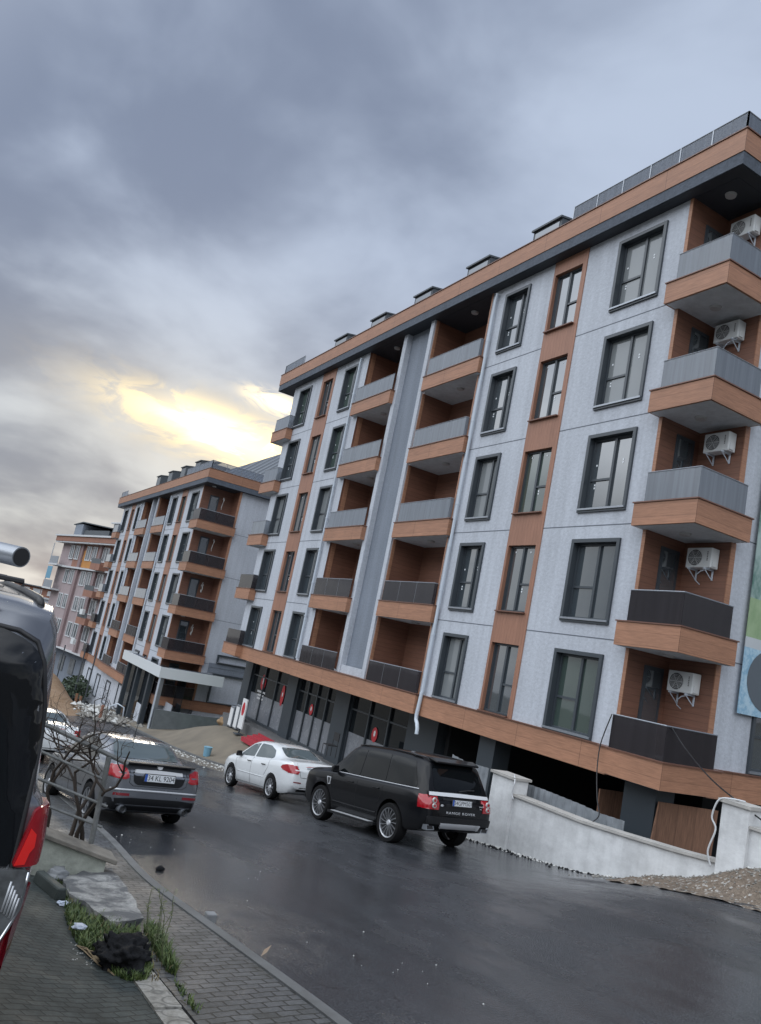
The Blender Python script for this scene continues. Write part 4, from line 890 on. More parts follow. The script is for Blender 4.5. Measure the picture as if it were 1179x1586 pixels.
class Car:
    def __init__(s, P, root, pm):
        s.root = root; vs, fs = car_body(P); o = tmp_obj(vs, fs)
        s.full = BVHTree.FromPolygons([Vector(v) for v in vs], [f for f in fs])
        # wheel arches
        mb = MB(); ar = P['arch']
        for x in P['axles']:
            for sy in (1, -1): mb.disc((x, sy*(P['hw']-.30), P['wr_']), ar, 'y', 36, sy*.45)
        c = tmp_obj(mb.v, mb.f); md = o.modifiers.new('b', 'BOOLEAN'); md.object = c; md.operation = 'DIFFERENCE'; md.solver = 'EXACT'
        bpy.context.view_layer.update(); dg = bpy.context.evaluated_depsgraph_get(); me = bpy.data.meshes.new_from_object(o.evaluated_get(dg)); bpy.data.objects.remove(o); bpy.data.objects.remove(c)
        me.name = 'body'; me.materials.clear(); me.materials.append(pm)
        for p in me.polygons: p.use_smooth = True
        me.set_sharp_from_angle(angle=math.radians(38))
        b = bpy.data.objects.new('body', me); COL.objects.link(b); b.parent = root; s.body = b; s.P = P
    def cast(s, view, a, b):
        if view in ('L', 'R'): sy = 1 if view == 'L' else -1; h = s.full.ray_cast(Vector((a, sy*3, b)), Vector((0, -sy, 0))); d = Vector((0, sy, 0))
        elif view == 'B': h = s.full.ray_cast(Vector((-5, a, b)), Vector((1, 0, 0))); d = Vector((-1, 0, 0))
        elif view == 'F': h = s.full.ray_cast(Vector((5, a, b)), Vector((-1, 0, 0))); d = Vector((1, 0, 0))
        else: h = s.full.ray_cast(Vector((a, b, 4)), Vector((0, 0, -1))); d = Vector((0, 0, 1))
        return h[0], h[1], d
    def patch(s, name, m, view, poly, off=.006, grid=.05, parent=None, rnd_=0.0, sides=True):
        P = [Vector(p) for p in poly]
        if rnd_:
            Q = []
            for i, p in enumerate(P):
                a = P[i-1]; c = P[(i+1) % len(P)]; da = (a-p); dc = (c-p); r = min(rnd_, da.length*.45, dc.length*.45); A = p+da.normalized()*r; C = p+dc.normalized()*r
                for k in range(5): t = k/4; Q.append(A*(1-t)**2+p*2*t*(1-t)+C*t*t)
            P = Q
        B = []
        for i, p in enumerate(P):
            c = P[(i+1) % len(P)]; n = max(1, int((c-p).length/grid))
            for k in range(n): B.append(p+(c-p)*k/n)
        nb = len(B); pts = list(B); xs = [p.x for p in B]; ys = [p.y for p in B]
        def inside(q):
            r = False
            for i in range(nb):
                a, c = B[i-1], B[i]
                if (a.y > q.y) != (c.y > q.y) and q.x < (c.x-a.x)*(q.y-a.y)/(c.y-a.y)+a.x: r = not r
            return r
        x = min(xs)+grid/2
        while x < max(xs):
            y = min(ys)+grid/2
            while y < max(ys):
                q = Vector((x, y))
                if inside(q) and min((q-p).length for p in B) > grid*.4: pts.append(q)
                y += grid
            x += grid
        V, E, F, ov, oe, of = delaunay_2d_cdt(pts, [(i, (i+1) % nb) for i in range(nb)], [list(range(nb))], 1, 1e-5)
        out = []; cc = Vector((sum(p.x for p in B)/nb, sum(p.y for p in B)/nb)); V = [Vector(v) for v in V]
        for v in V:
            for k in range(12):
                h, n, d = s.cast(view, v.x, v.y)
                if h is not None: break
                v += (cc-v)*.06
            if h is None: h = Vector((0, 0, 0)); n = d
            n_ = n if n.dot(d) > 0 else -n
            n_ = (n_+d*.6).normalized(); out.append(h+n_*off)
        fs = [tuple(f) for f in F]
        if sides:
            from collections import Counter
            ec = Counter(frozenset((f[i], f[(i+1) % len(f)])) for f in fs for i in range(len(f))); o = {}
            base = len(out)
            for f in list(fs):
                for i in range(len(f)):
                    a, c = f[i], f[(i+1) % len(f)]
                    if ec[frozenset((a, c))] == 1:
                        for q in (a, c):
                            if q not in o:
                                h, n, d = s.cast(view, V[q].x, V[q].y); o[q] = len(out); out.append((h if h is not None else out[q])-d*.01)
                        fs.append((a, c, o[c], o[a]))
        me = bpy.data.meshes.new(name); me.from_pydata([tuple(v) for v in out], [], fs); me.materials.append(m)
        b = bmesh.new(); b.from_mesh(me); bmesh.ops.recalc_face_normals(b, faces=b.faces); b.to_mesh(me); b.free()
        for p in me.polygons: p.use_smooth = True
        me.set_sharp_from_angle(angle=math.radians(50))
        ob = bpy.data.objects.new(name, me); COL.objects.link(ob); ob.parent = parent or s.root; return ob
    def mirror(s, fn): return [fn('L'), fn('R')]
    def line(s, name, m, view, pts, r=.004, off=.0, parent=None):
        out = []
        for p, q in zip(pts, pts[1:]):
            p, q = Vector(p), Vector(q); n = max(1, int((q-p).length/.06))
            for k in range(n+(q == Vector(pts[-1]))): v = p+(q-p)*k/n; h, nn, d = s.cast(view, v.x, v.y); out += [h+d*off] if h is not None else []
        mb = MB(); mb.tube(out, r, 5); o = mb.build(name, m, parent or s.body, smooth=True); return o
    def at(s, view, a, b, off=0.): h, n, d = s.cast(view, a, b); return h+d*off
def wheel(parent, x, y, R, width, side, nsp=10, rimr=.74, style='twist', m=None):
    w_ = empty('wheel', (x, y, R)); w_.parent = parent
    def lathe(prof, name, m_, n=40):
        vs = []; fs = []
        for k in range(n):
            a = 2*math.pi*k/n
            for r, yy in prof: vs.append((math.cos(a)*r, yy*side, math.sin(a)*r))
        K = len(prof)
        for k in range(n):
            for j in range(K-1): fs.append((k*K+j, k*K+j+1, ((k+1) % n)*K+j+1, ((k+1) % n)*K+j))
        mb = MB(); mb.add(vs, fs); return mb.build(name, m_, w_, auto=35)
    h = width/2; rr = R*rimr
    lathe([(rr, -h), (R*.95, -h), (R, -h+.03), (R, h-.03), (R*.96, h), (rr+.01, h), (rr, h-.015)], 'tyre', M['tyre'])
    lathe([(rr+.002, h-.012), (rr-.02, h-.022), (rr-.03, h-.10), (rr-.03, -h+.01)], 'rim', m or M['rim'])
    lathe([(rr-.035, h-.13), (.02, h-.13)], 'brake_disc', M['dkrim'])  # plain near-black disc behind the spokes
    mb = MB()
    for i in range(nsp):
        a = 2*math.pi*i/nsp; tw = .16 if style == 'twist' else 0.0; ww = .9*R/nsp*.42 if style == 'twist' else .030
        def P(r, a_, wd, yy): c = Vector((math.cos(a_)*r, 0, math.sin(a_)*r)); t = Vector((-math.sin(a_), 0, math.cos(a_)))*wd; return c+t+Vector((0, yy*side, 0))
        vs = []
        for r, aa, wd, yy in ((.05, a, ww*.8, h-.035), (rr*.55, a+tw*.5, ww*.7, h-.02), (rr-.015, a+tw, ww*1.15, h-.028)):
            vs += [P(r, aa, -wd, yy), P(r, aa, wd, yy), P(r, aa, wd, yy-.03), P(r, aa, -wd, yy-.03)]
        fs = []
        for j in range(2): b = 4*j; fs += [(b+k, b+(k+1) % 4, b+4+(k+1) % 4, b+4+k) for k in range(4)]
        mb.add(vs, fs)
    mb.build('spokes', m or M['rim'], w_)
    mb = MB(); mb.disc((0, (h-.045)*side, 0), .062, 'y', 20, .03*side, .045); mb.build('hub_cap', M['silver'], w_)
    return w_
def text_mesh(txt, size, m, name, parent, M4, align='CENTER', ext=.002, sx=1.0, space=1.0):
    cu = bpy.data.curves.new('t', 'FONT'); cu.body = txt; cu.size = size; cu.align_x = align; cu.align_y = 'CENTER'; cu.extrude = ext; cu.space_character = space; cu.offset = .0
    o = bpy.data.objects.new('t', cu); COL.objects.link(o); bpy.context.view_layer.update(); me = bpy.data.meshes.new_from_object(o.evaluated_get(bpy.context.evaluated_depsgraph_get())); bpy.data.objects.remove(o)
    me.materials.clear(); me.materials.append(m); me.transform(Matrix.Diagonal((sx, 1, 1, 1)))
    ob = bpy.data.objects.new(name, me); COL.objects.link(ob); ob.parent = parent; ob.matrix_local = M4; return ob
def rear_frame(x, y, z, tilt=0.0):
    """local axes of something mounted on the tail: text x runs to the car's right (-y), text y up, normal -x"""
    return Matrix.Translation((x, y, z)) @ Matrix(((0, math.sin(tilt), -math.cos(tilt), 0), (-1, 0, 0, 0), (0, math.cos(tilt), math.sin(tilt), 0), (0, 0, 0, 1)))
def number_plate(car, txt, z, y=0.0, w=.52, h=.112, off=.02, x=None, tilt=0.0):
    p = car.at('B', y, z, off) if x is None else Vector((x, y, z)); F = rear_frame(p.x, y, z, tilt)
    def bx(name, m, x0, x1, y0, y1, z0, z1, par):
        mb = MB(); mb.box(x0, x1, y0, y1, z0, z1); o = mb.build(name, m, par); return o
    o = bx('number_plate', M['platew'], -w/2, w/2, -h/2, h/2, -.008, .006, car.root); o.matrix_local = F
    k = bx('plate_surround', M['black'], -w/2-.012, w/2+.012, -h/2-.012, h/2+.012, -.012, .003, o); bx('plate_band', M['plateb'], -w/2, -w/2+.045, -h/2, h/2, .0062, .0075, o)
    if txt: text_mesh(txt, h*1.02, M['black'], 'plate_lettering', o, Matrix.Translation((.022, -.002, .007)), ext=.0012, sx=.96 if len(txt) < 9 else .88)
    return o
def place(root, x, y, psi, sc=1.0, dz=0.0):
    f = Vector((math.cos(psi), math.sin(psi), 0)); s_ = (G(x+.5, y)-G(x-.5, y)); n = Vector((-s_, -(G(x, y+.5)-G(x, y-.5)), 1)).normalized()
    l = n.cross(f).normalized(); f = l.cross(n).normalized()
    root.matrix_world = Matrix(((f.x*sc, l.x*sc, n.x*sc, x), (f.y*sc, l.y*sc, n.y*sc, y), (f.z*sc, l.z*sc, n.z*sc, G(x, y)+dz), (0, 0, 0, 1)))
def mirrors(car, x, z, m):
    for v, s_ in (('L', 1), ('R', -1)):
        p = car.at(v, x, z, 0); mb = MB()
        mb.add([(x+a, p.y+s_*b, z+c) for a, b, c in ((-.02, .04, -.03), (.10, .05, -.02), (.10, .20, -.02), (-.03, .22, -.03), (-.02, .04, .14), (.09, .05, .12), (.08, .19, .11), (-.03, .22, .13))], [(0, 3, 2, 1), (4, 5, 6, 7), (0, 1, 5, 4), (1, 2, 6, 5), (2, 3, 7, 6), (3, 0, 4, 7)])
        o = mb.build('wing_mirror', m, car.root, auto=60); bv = o.modifiers.new('b', 'BEVEL'); bv.width = .025; bv.segments = 3
        q = MB(); q.tube([(x+.03, p.y-s_*.02, z), (x+.03, p.y+s_*.08, z+.01)], .022, 6); q.build('mirror_arm', M['cplastic'], o)
def handles(car, xs, z, m):
    for v in ('L', 'R'):
        for x in xs:
            a = car.at(v, x-.09, z, .028); b = car.at(v, x+.09, z, .028); c = car.at(v, x-.11, z, 0.); d = car.at(v, x+.11, z, 0.)
            mb = MB(); mb.tube([c, a, b, d], .013, 6); mb.build('door_handle', m, car.root, smooth=True)
M['gap'] = mat('panel_gap', (.006, .006, .007), .8)
# ---- black off-roader
def make_suv():
    root = empty('parked_car', (0, 0, 0))
    P = dict(x0=-2.44, x1=2.40, hw=.96, wr_=.385, arch=.465, axles=(-1.37, 1.375), cap=[(.985, .03), (.94, .055), (.80, .07)],
        top=[(-2.44, 1.02), (-2.38, 1.20), (-2.26, 1.48), (-2.12, 1.72), (-1.8, 1.80), (-.6, 1.85), (.25, 1.835), (.62, 1.74), (1.22, 1.235), (1.5, 1.19), (2.1, 1.12), (2.33, .98), (2.4, .86)],
        belt=[(-2.44, 1.01), (-2.05, 1.15), (0, 1.135), (1.15, 1.13), (1.5, 1.11), (2.2, 1.02), (2.4, .83)],
        wb=[(-2.44, .87), (-2.28, .925), (-1.8, .955), (-.8, .945), (.8, .945), (1.6, .955), (2.1, .90), (2.33, .80), (2.4, .72)],
        wr=[(-2.44, .82), (-2.12, .70), (-1.4, .70), (.3, .70), (.7, .69), (1.2, .80), (2.1, .76), (2.4, .6)],
        bot=[(-2.44, .50), (-2.25, .40), (-1.5, .30), (1.5, .28), (2.1, .30), (2.4, .38)])
    c = Car(P, root, M['cblack'])
    for x in P['axles']:
        for s_ in (1, -1): wheel(root, x, s_*.835, .385, .26, s_, 15, .76)
    for v in ('L', 'R'):
        c.patch('side_window', M['cglass'], v, [(1.0, 1.16), (.44, 1.70), (-.02, 1.74), (-.02, 1.165)], .006, .08, rnd_=.05)
        c.patch('side_window', M['cglass'], v, [(-.08, 1.165), (-.08, 1.74), (-.93, 1.735), (-1.0, 1.17)], .006, .08, rnd_=.05)
        c.patch('side_window', M['cglass'], v, [(-1.06, 1.17), (-.99, 1.73), (-1.80, 1.69), (-2.08, 1.20)], .006, .08, rnd_=.06)
        c.line('window_trim', M['silver'], v, [(1.05, 1.145), (-.5, 1.148), (-2.14, 1.165)], .011)
        for pts in ([(-.05, 1.14), (-.05, .55), (-.1, .42)], [(-1.03, 1.15), (-.98, .86), (-.86, .66)], [(.98, 1.14), (1.02, .9), (.9, .55), (.83, .42)], [(.83, .42), (-.78, .42)]): c.line('door_gap', M['gap'], v, pts, .005)
        c.patch('fender_vent', M['silver'], v, [(1.02, 1.0), (1.02, .84), (1.10, .83), (1.19, 1.0)], .012, .05); c.patch('vent_grille', M['black'], v, [(1.04, .98), (1.04, .86), (1.09, .85), (1.15, .98)], .016, .05)
        c.patch('tail_lamp', M['tred'], v, [(-2.40, .84), (-2.25, .83), (-2.22, 1.05), (-2.35, 1.09), (-2.40, 1.09)], .014, .05)
        c.line('body_crease', M['cblack'], v, [(.9, .50), (-.85, .50)], .018)
        s_ = 1 if v == 'L' else -1
        mb = MB(); mb.box(-.92, .90, s_*.87, s_*1.0, .25, .30); o = mb.build('running_board', M['cplastic'], root); mb = MB(); mb.box(-.75, .75, s_*.875, s_*1.004, .301, .312); mb.build('tread_strip', M['silver'], o)
        mb = MB(); mb.tube([c.at('T', x, s_*.66, .03) for x in (-1.9, -1.4, -.8, 0, .4)], .016, 6); mb.build('roof_rail', M['cblack'], root, smooth=True)
    # tail
    c.patch('rear_window', M['cglass'], 'B', [(-.66, 1.19), (.66, 1.19), (.62, 1.66), (.0, 1.69), (-.62, 1.66)], .006, .08, rnd_=.07)
    c.patch('tailgate_strip', M['bchrome'], 'B', [(-.80, 1.085), (.80, 1.085), (.79, 1.15), (0, 1.16), (-.79, 1.15)], .022, .08)
    for s_ in (1, -1):
        o = c.patch('tail_lamp', M['tred'], 'B', [(s_*.60, .83), (s_*.905, .83), (s_*.905, 1.075), (s_*.60, 1.075)], .016, .05)
        for zz, rr, mm in ((1.0, .062, M['tclear']), (.90, .055, M['tclear'])):
            p = c.at('B', s_*.73, zz, .02); mb = MB(); mb.disc(p, rr, 'x', 20, -.02, rr*.8); q = mb.build('lamp_lens', mm, o)
            mb = MB(); mb.disc(p+Vector((-.021, 0, 0)), rr*.5, 'x', 16, -.004); mb.build('lamp_core', M['tred'], o)
        p = c.at('B', s_*.70, .50, .0); mb = MB(); mb.prism([(s_*(.62), .44), (s_*.82, .43), (s_*.85, .53), (s_*.66, .55)], p.x-.045, p.x+.1, 'x'); o = mb.build('exhaust_tip', M['alu'], root); mb = MB(); mb.prism([(s_*(.65), .455), (s_*.80, .45), (s_*.82, .515), (s_*.68, .53)], p.x-.047, p.x-.044, 'x'); mb.build('exhaust_bore', M['black'], o)
        c.patch('reflector', M['tred2'], 'B', [(s_*.50, .62), (s_*.74, .62), (s_*.74, .655), (s_*.50, .655)], .012, .06)
    c.patch('tailgate_recess', M['cplastic'], 'B', [(-.40, .90), (.40, .90), (.47, 1.07), (-.47, 1.07)], .008, .08, rnd_=.03)
    c.line('tailgate_gap', M['gap'], 'B', [(.57, 1.10), (.58, .80), (.56, .73), (-.56, .73), (-.58, .80), (-.57, 1.10)], .006)
    c.patch('rear_bumper', M['cplastic'], 'B', [(-.83, .56), (.83, .56), (.85, .70), (-.85, .70)], .03, .08, rnd_=.03)
    c.patch('skid_plate', M['silver'], 'B', [(-.50, .50), (.50, .50), (.54, .585), (-.54, .585)], .045, .08, rnd_=.02)
    number_plate(c, '34GPM507', .985, 0, off=.025)
    p = c.at('B', 0, .80, .012); text_mesh('RANGE ROVER', .066, M['silver'], 'tailgate_lettering', root, rear_frame(p.x, 0, .785), ext=.006, sx=1.5, space=1.25)
    p = c.at('B', -.62, .93, .012); text_mesh('SPORT', .035, M['silver'], 'badge_lettering', root, rear_frame(p.x-.02, -.53, .95), ext=.003, sx=1.1); text_mesh('HSE', .03, M['silver'], 'badge_lettering', root, rear_frame(p.x-.02, -.52, .905), ext=.003)
    p = c.at('B', .53, .92, .012); mb = MB(); mb.add([(p.x-.01, .53+math.cos(k*.3927)*.04, .92+math.sin(k*.3927)*.022) for k in range(16)], [tuple(range(16))]); mb.build('oval_badge', M['silver'], root)
    mb = MB(); mb.tube([c.at('B', .02, 1.20, .03), c.at('B', -.2, 1.235, .03), c.at('B', -.42, 1.25, .03)], .012, 6); mb.build('rear_wiper', M['black'], root)
    mb = MB(); vs = [(-2.30, .58, 1.74), (-2.05, .62, 1.815), (-2.05, -.62, 1.815), (-2.30, -.58, 1.74), (-2.29, .58, 1.70), (-2.05, .62, 1.74), (-2.05, -.62, 1.74), (-2.29, -.58, 1.70)]; mb.add(vs, [(0, 3, 2, 1), (4, 5, 6, 7), (0, 1, 5, 4), (1, 2, 6, 5), (2, 3, 7, 6), (3, 0, 4, 7)]); o = mb.build('roof_spoiler', M['cblack'], root); bv = o.modifiers.new('b', 'BEVEL'); bv.width = .02; bv.segments = 3
    c.patch('windscreen', M['cglass'], 'F', [(-.68, 1.22), (.68, 1.22), (.58, 1.68), (-.58, 1.68)], .006, .08, rnd_=.05)
    for s_ in (1, -1): c.patch('headlamp', M['tclear'], 'F', [(s_*.42, .80), (s_*.78, .82), (s_*.74, .97), (s_*.42, .95)], .012, .06)
    c.patch('grille', M['silver'], 'F', [(-.38, .76), (.38, .76), (.38, .95), (-.38, .95)], .012, .06)
    mirrors(c, .80, 1.15, M['cblack']); handles(c, (-.78, .22), 1.0, M['cblack'])
    return root
suv = make_suv(); place(suv, -16.72, 10.72, math.radians(185.0), 1.05)
tag(suv, 'black off-road car parked in front of the white garden wall, behind the white saloon', 'car')
def sedan(kind):
    root = empty('parked_car', (0, 0, 0)); W_ = kind == 'white'; pm = M['cwhite'] if W_ else M['cgrey']
    P = dict(x0=-2.24, x1=2.20, hw=.87, wr_=.315, arch=.375, axles=(-1.28, 1.33), cap=[(.985, .03), (.94, .055), (.80, .07)],
        top=[(-2.24, .90), (-2.19, 1.02), (-2.10, 1.085), (-1.75, 1.12), (-1.55, 1.15), (-.85, 1.42), (-.35, 1.475), (.15, 1.47), (.52, 1.40), (1.18, 1.02), (1.5, .97), (1.95, .86), (2.15, .73), (2.20, .62)],
        belt=[(-2.24, .89), (-2.1, 1.03), (-1.6, 1.06), (-.5, .985), (.6, .935), (1.1, .92), (1.6, .88), (2.0, .76), (2.20, .60)],
        wb=[(-2.24, .74), (-2.1, .80), (-1.7, .855), (-.8, .86), (.8, .86), (1.5, .855), (1.95, .79), (2.13, .68), (2.20, .60)],
        wr=[(-2.24, .70), (-1.9, .66), (-1.5, .60), (-.9, .565), (-.2, .575), (.3, .575), (.6, .60), (1.15, .70), (1.9, .66), (2.2, .5)],
        bot=[(-2.24, .38), (-2.1, .28), (-1.6, .20), (1.5, .19), (1.95, .20), (2.2, .26)])
    if not W_:
        P['top'] = [(-2.24, .95), (-2.20, 1.04), (-2.12, 1.10), (-1.78, 1.115), (-1.62, 1.13), (-.98, 1.44), (-.4, 1.49), (.15, 1.475), (.52, 1.40), (1.2, 1.02), (1.5, .97), (1.95, .86), (2.15, .73), (2.20, .62)]
        P['belt'] = [(-2.24, .94), (-2.1, 1.06), (-1.6, 1.05), (-.5, .985), (.6, .935), (1.1, .92), (1.6, .88), (2.0, .76), (2.20, .60)]
        P['wb'] = [(-2.24, .80), (-2.1, .85), (-1.7, .885), (-.8, .885), (.8, .885), (1.5, .87), (1.95, .80), (2.13, .68), (2.20, .60)]; P['wr'] = [(-2.24, .76), (-1.9, .74), (-1.5, .68), (-.9, .63), (-.2, .62), (.3, .61), (.6, .61), (1.15, .70), (1.9, .66), (2.2, .5)]; P['hw'] = .9
    c = Car(P, root, pm); gl = M['cglass2'] if W_ else M['cglass']
    for x in P['axles']:
        for s_ in (1, -1): wheel(root, x, s_*(P['hw']-.10), .315, .20, s_, 10 if W_ else 7, .72, 'plain')
    for v in ('L', 'R'):
        c.patch('side_window', gl, v, [(1.02, .965), (.45, 1.33), (.08, 1.385), (.08, 1.0)], .005, .07, rnd_=.04)
        c.patch('side_window', gl, v, [(.0, 1.005), (.0, 1.39), (-.55, 1.38), (-.93, 1.28), (-1.12, 1.09), (-1.05, 1.055)], .005, .07, rnd_=.04)
        for pts in ([(.04, .99), (.04, .45), (.0, .26)], [(-1.02, 1.04), (-1.0, .8), (-.82, .58)], [(1.05, .93), (1.08, .8), (.98, .5), (.88, .26)], [(.88, .26), (-.85, .26)]): c.line('door_gap', M['gap'], v, pts, .0045)
        c.line('side_rubbing_strip', pm if W_ else M['gap'], v, [(.9, .52), (-.78, .52)], .014)
        c.patch('arch_liner', M['gap'], v, [(-2.0, .30), (-1.7, .27), (-1.7, .31), (-2.0, .34)], .002, .08) if False else None
    if W_:
        for v, s_ in (('L', 1), ('R', -1)): c.patch('tail_lamp', M['tred'], v, [(-2.20, .86), (-2.12, .80), (-1.86, .84), (-1.74, .90), (-1.80, .96), (-2.0, 1.0), (-2.20, 1.0)], .012, .05)
        for s_ in (1, -1): c.patch('tail_lamp', M['tred'], 'B', [(s_*.56, .85), (s_*.60, .78), (s_*.80, .79), (s_*.80, .98), (s_*.60, .99)], .014, .05)
        c.patch('rear_window', gl, 'B', [(-.56, 1.15), (.56, 1.15), (.50, 1.375), (0, 1.395), (-.50, 1.375)], .006, .06, rnd_=.05)
        c.patch('boot_strip', M['chrome'], 'B', [(-.30, .935), (.30, .935), (.30, .965), (-.30, .965)], .02, .06)
        number_plate(c, '', .84, 0, off=.02)
        c.line('boot_gap', M['gap'], 'B', [(.58, 1.05), (.54, .80), (.5, .70), (-.5, .70), (-.54, .80), (-.58, 1.05)], .005)
        for s_ in (1, -1): c.patch('reflector', M['tred2'], 'B', [(s_*.48, .55), (s_*.70, .56), (s_*.70, .585), (s_*.48, .58)], .01, .06)
        c.patch('diffuser', M['cplastic'], 'B', [(-.55, .335), (.55, .335), (.50, .45), (-.50, .45)], .012, .08, rnd_=.03)
    else:
        for v, s_ in (('L', 1), ('R', -1)): c.patch('tail_lamp', M['tred'], v, [(-2.20, .86), (-2.0, .86), (-1.92, 1.0), (-2.02, 1.05), (-2.20, 1.04)], .012, .05)
        for s_ in (1, -1): c.patch('tail_lamp', M['tred'], 'B', [(s_*.56, .86), (s_*.62, .83), (s_*.86, .84), (s_*.85, 1.03), (s_*.70, 1.055), (s_*.60, 1.0)], .016, .05)
        c.patch('rear_window', M['cglass2'], 'B', [(-.64, 1.135), (.64, 1.135), (.56, 1.405), (0, 1.43), (-.56, 1.405)], .006, .06, rnd_=.06)
        c.patch('tailgate_recess', M['cplastic'], 'B', [(-.50, .96), (.50, .96), (.47, .80), (.40, .75), (-.40, .75), (-.47, .80)], .006, .06, rnd_=.04)
        mb = MB(); xq = c.at('B', 0, .975).x; mb.prism([(-.46, .95), (.46, .95), (.44, 1.005), (0, 1.016), (-.44, 1.005)], xq-.035, xq+.06, 'x'); mb.build('boot_strip', M['bchrome'], root)
        number_plate(c, '34 KL 9204', .885, 0, w=.57, h=.122, off=.022)
        c.line('boot_gap', M['gap'], 'B', [(.55, 1.06), (.54, .78), (.46, .73), (-.46, .73), (-.54, .78), (-.55, 1.06)], .005)
        mb = MB(); mb.prism([(-2.29, 1.095), (-2.05, 1.10), (-2.05, 1.125), (-2.30, 1.12)], -.66, .66, 'y'); o = mb.build('boot_spoiler', M['black'], root)
        c.line('bumper_moulding', M['silver'], 'B', [(-.82, .655), (0, .66), (.82, .655)], .02)
        for s_ in (1, -1):
            c.patch('reflector', M['tred2'], 'B', [(s_*.50, .555), (s_*.78, .555), (s_*.78, .60), (s_*.50, .60)], .01, .06)
            p = Vector((-2.27, 0, 0)); mb = MB(); mb.tube([(p.x+.12, s_*.58, .34), (p.x-.10, s_*.58, .335)], .064, 16, cap=False); mb.tube([(p.x-.10, s_*.58, .335), (p.x-.04, s_*.58, .335)], .05, 16, cap=False); o = mb.build('exhaust_pipe', M['alu'], root, smooth=True); mb = MB(); mb.disc((p.x-.05, s_*.58, .335), .05, 'x', 16, .01); mb.build('exhaust_bore', M['black'], o)
        c.patch('diffuser', M['cplastic'], 'B', [(-.84, .31), (.84, .31), (.85, .50), (.45, .53), (-.45, .53), (-.85, .50)], .014, .08, rnd_=.04)
        p = c.at('B', 0, 1.045, .01); mb = MB(); mb.prism([(-.05, 1.085), (.05, 1.085), (.038, 1.045), (0, 1.028), (-.038, 1.045)], p.x-.05, p.x+.01, 'x'); mb.build('tail_badge', M['bchrome'], root)
        p = c.at('T', -.62, 0, 0); mb = MB(); mb.tube([p, p+Vector((-.10, 0, .30)), p+Vector((-.26, -.01, .72))], [.009, .006, .003], 6); o = mb.build('aerial', M['black'], root); mb = MB(); mb.disc(p, .035, 'z', 12, .04, .012); mb.build('aerial_base', M['black'], o)
    c.patch('windscreen', gl, 'F', [(-.66, 1.03), (.66, 1.03), (.52, 1.38), (-.52, 1.38)], .006, .07, rnd_=.05)
    for s_ in (1, -1): c.patch('headlamp', M['tclear'], 'F', [(s_*.36, .66), (s_*.66, .68), (s_*.64, .80), (s_*.40, .78)], .012, .06)
    c.patch('grille', M['black'], 'F', [(-.32, .60), (.32, .60), (.30, .70), (-.30, .70)], .01, .06)
    mirrors(c, .82, .95, M['cblack'] if W_ else pm); handles(c, (-.72, .20), .86, M['cblack'] if W_ else pm)
    if W_: p = c.at('T', -.5, 0, 0); mb = MB(); mb.tube([p, p+Vector((-.05, 0, .09))], .008, 6); mb.build('aerial', M['black'], root)
    return root
wc = sedan('white'); place(wc, -23.1, 10.63, math.radians(184.3), 1.04); tag(wc, 'white saloon car parked at the kerb in front of the black off-road car', 'car')
gc = sedan('grey'); place(gc, -16.8, 4.22, math.radians(186.0), 1.0); tag(gc, 'grey saloon car with plate 34 KL 9204 stopped beside the near kerb', 'car')
fc = copy_tree(wc); place(fc, -27.6, 4.05, math.radians(186), 1.04); tag(fc, 'white car ahead of the grey saloon, seen through the bare bush', 'car')
for o in list(kids(fc)):
    if o.name.startswith('number_plate'):
        for q in kids(o): bpy.data.objects.remove(q)
        bpy.data.objects.remove(o)
# ------------------------------------------------------------------ near left: driveway, van, railing wall, rubble
def drz(x, y): return G(x, y)+.05+.36*(1-sm(.3, 2.35, y))
mb = MB(); vs = []; fs = []; nx, ny = 60, 30
for i in range(nx+1):
    x = -10.15+16.1*i/nx
    for j in range(ny+1): y = -6+8.20*j/ny; vs.append((x, y, drz(x, y)+.012*noise1(x, y, 1.3)))
for i in range(nx):
    for j in range(ny): k = i*(ny+1)+j; fs.append((k, k+ny+1, k+ny+2, k+1))
mb.add(vs, fs); tag(mb.build('driveway', M['drive'], smooth=True), kind='structure')
def dp(px, py, dz=0.0):
    d = ray(px, py); t = 1.0
    while t < 60 and d.z*t > drz(d.x*t, d.y*t)+dz: t += .01
    return d*t
def Hs(x, y):
    if y < 2.2 and x > -10.15: return drz(x, y)
    if y < 2.42 and -8.4 < x < -3.6: return G(x, y)+.07
    if 2.44 < y < KYf(x): return G(x, y)+.06
    return G(x, y)-.05 if y < 2.44 else G(x, y)
def sp(px, py, dz=0.0):
    d = ray(px, py); t = 1.0
    while t < 80 and d.z*t > Hs(d.x*t, d.y*t)+dz: t += .01
    return d*t
# earth bed between driveway and pavement
tag(strip('soil', M['earth'], -14, -3.5, lambda x: 2.1 if x > -10.2 else 1.0, 2.68, -.03, ny=2, step=.3, skirt=.1), kind='structure')
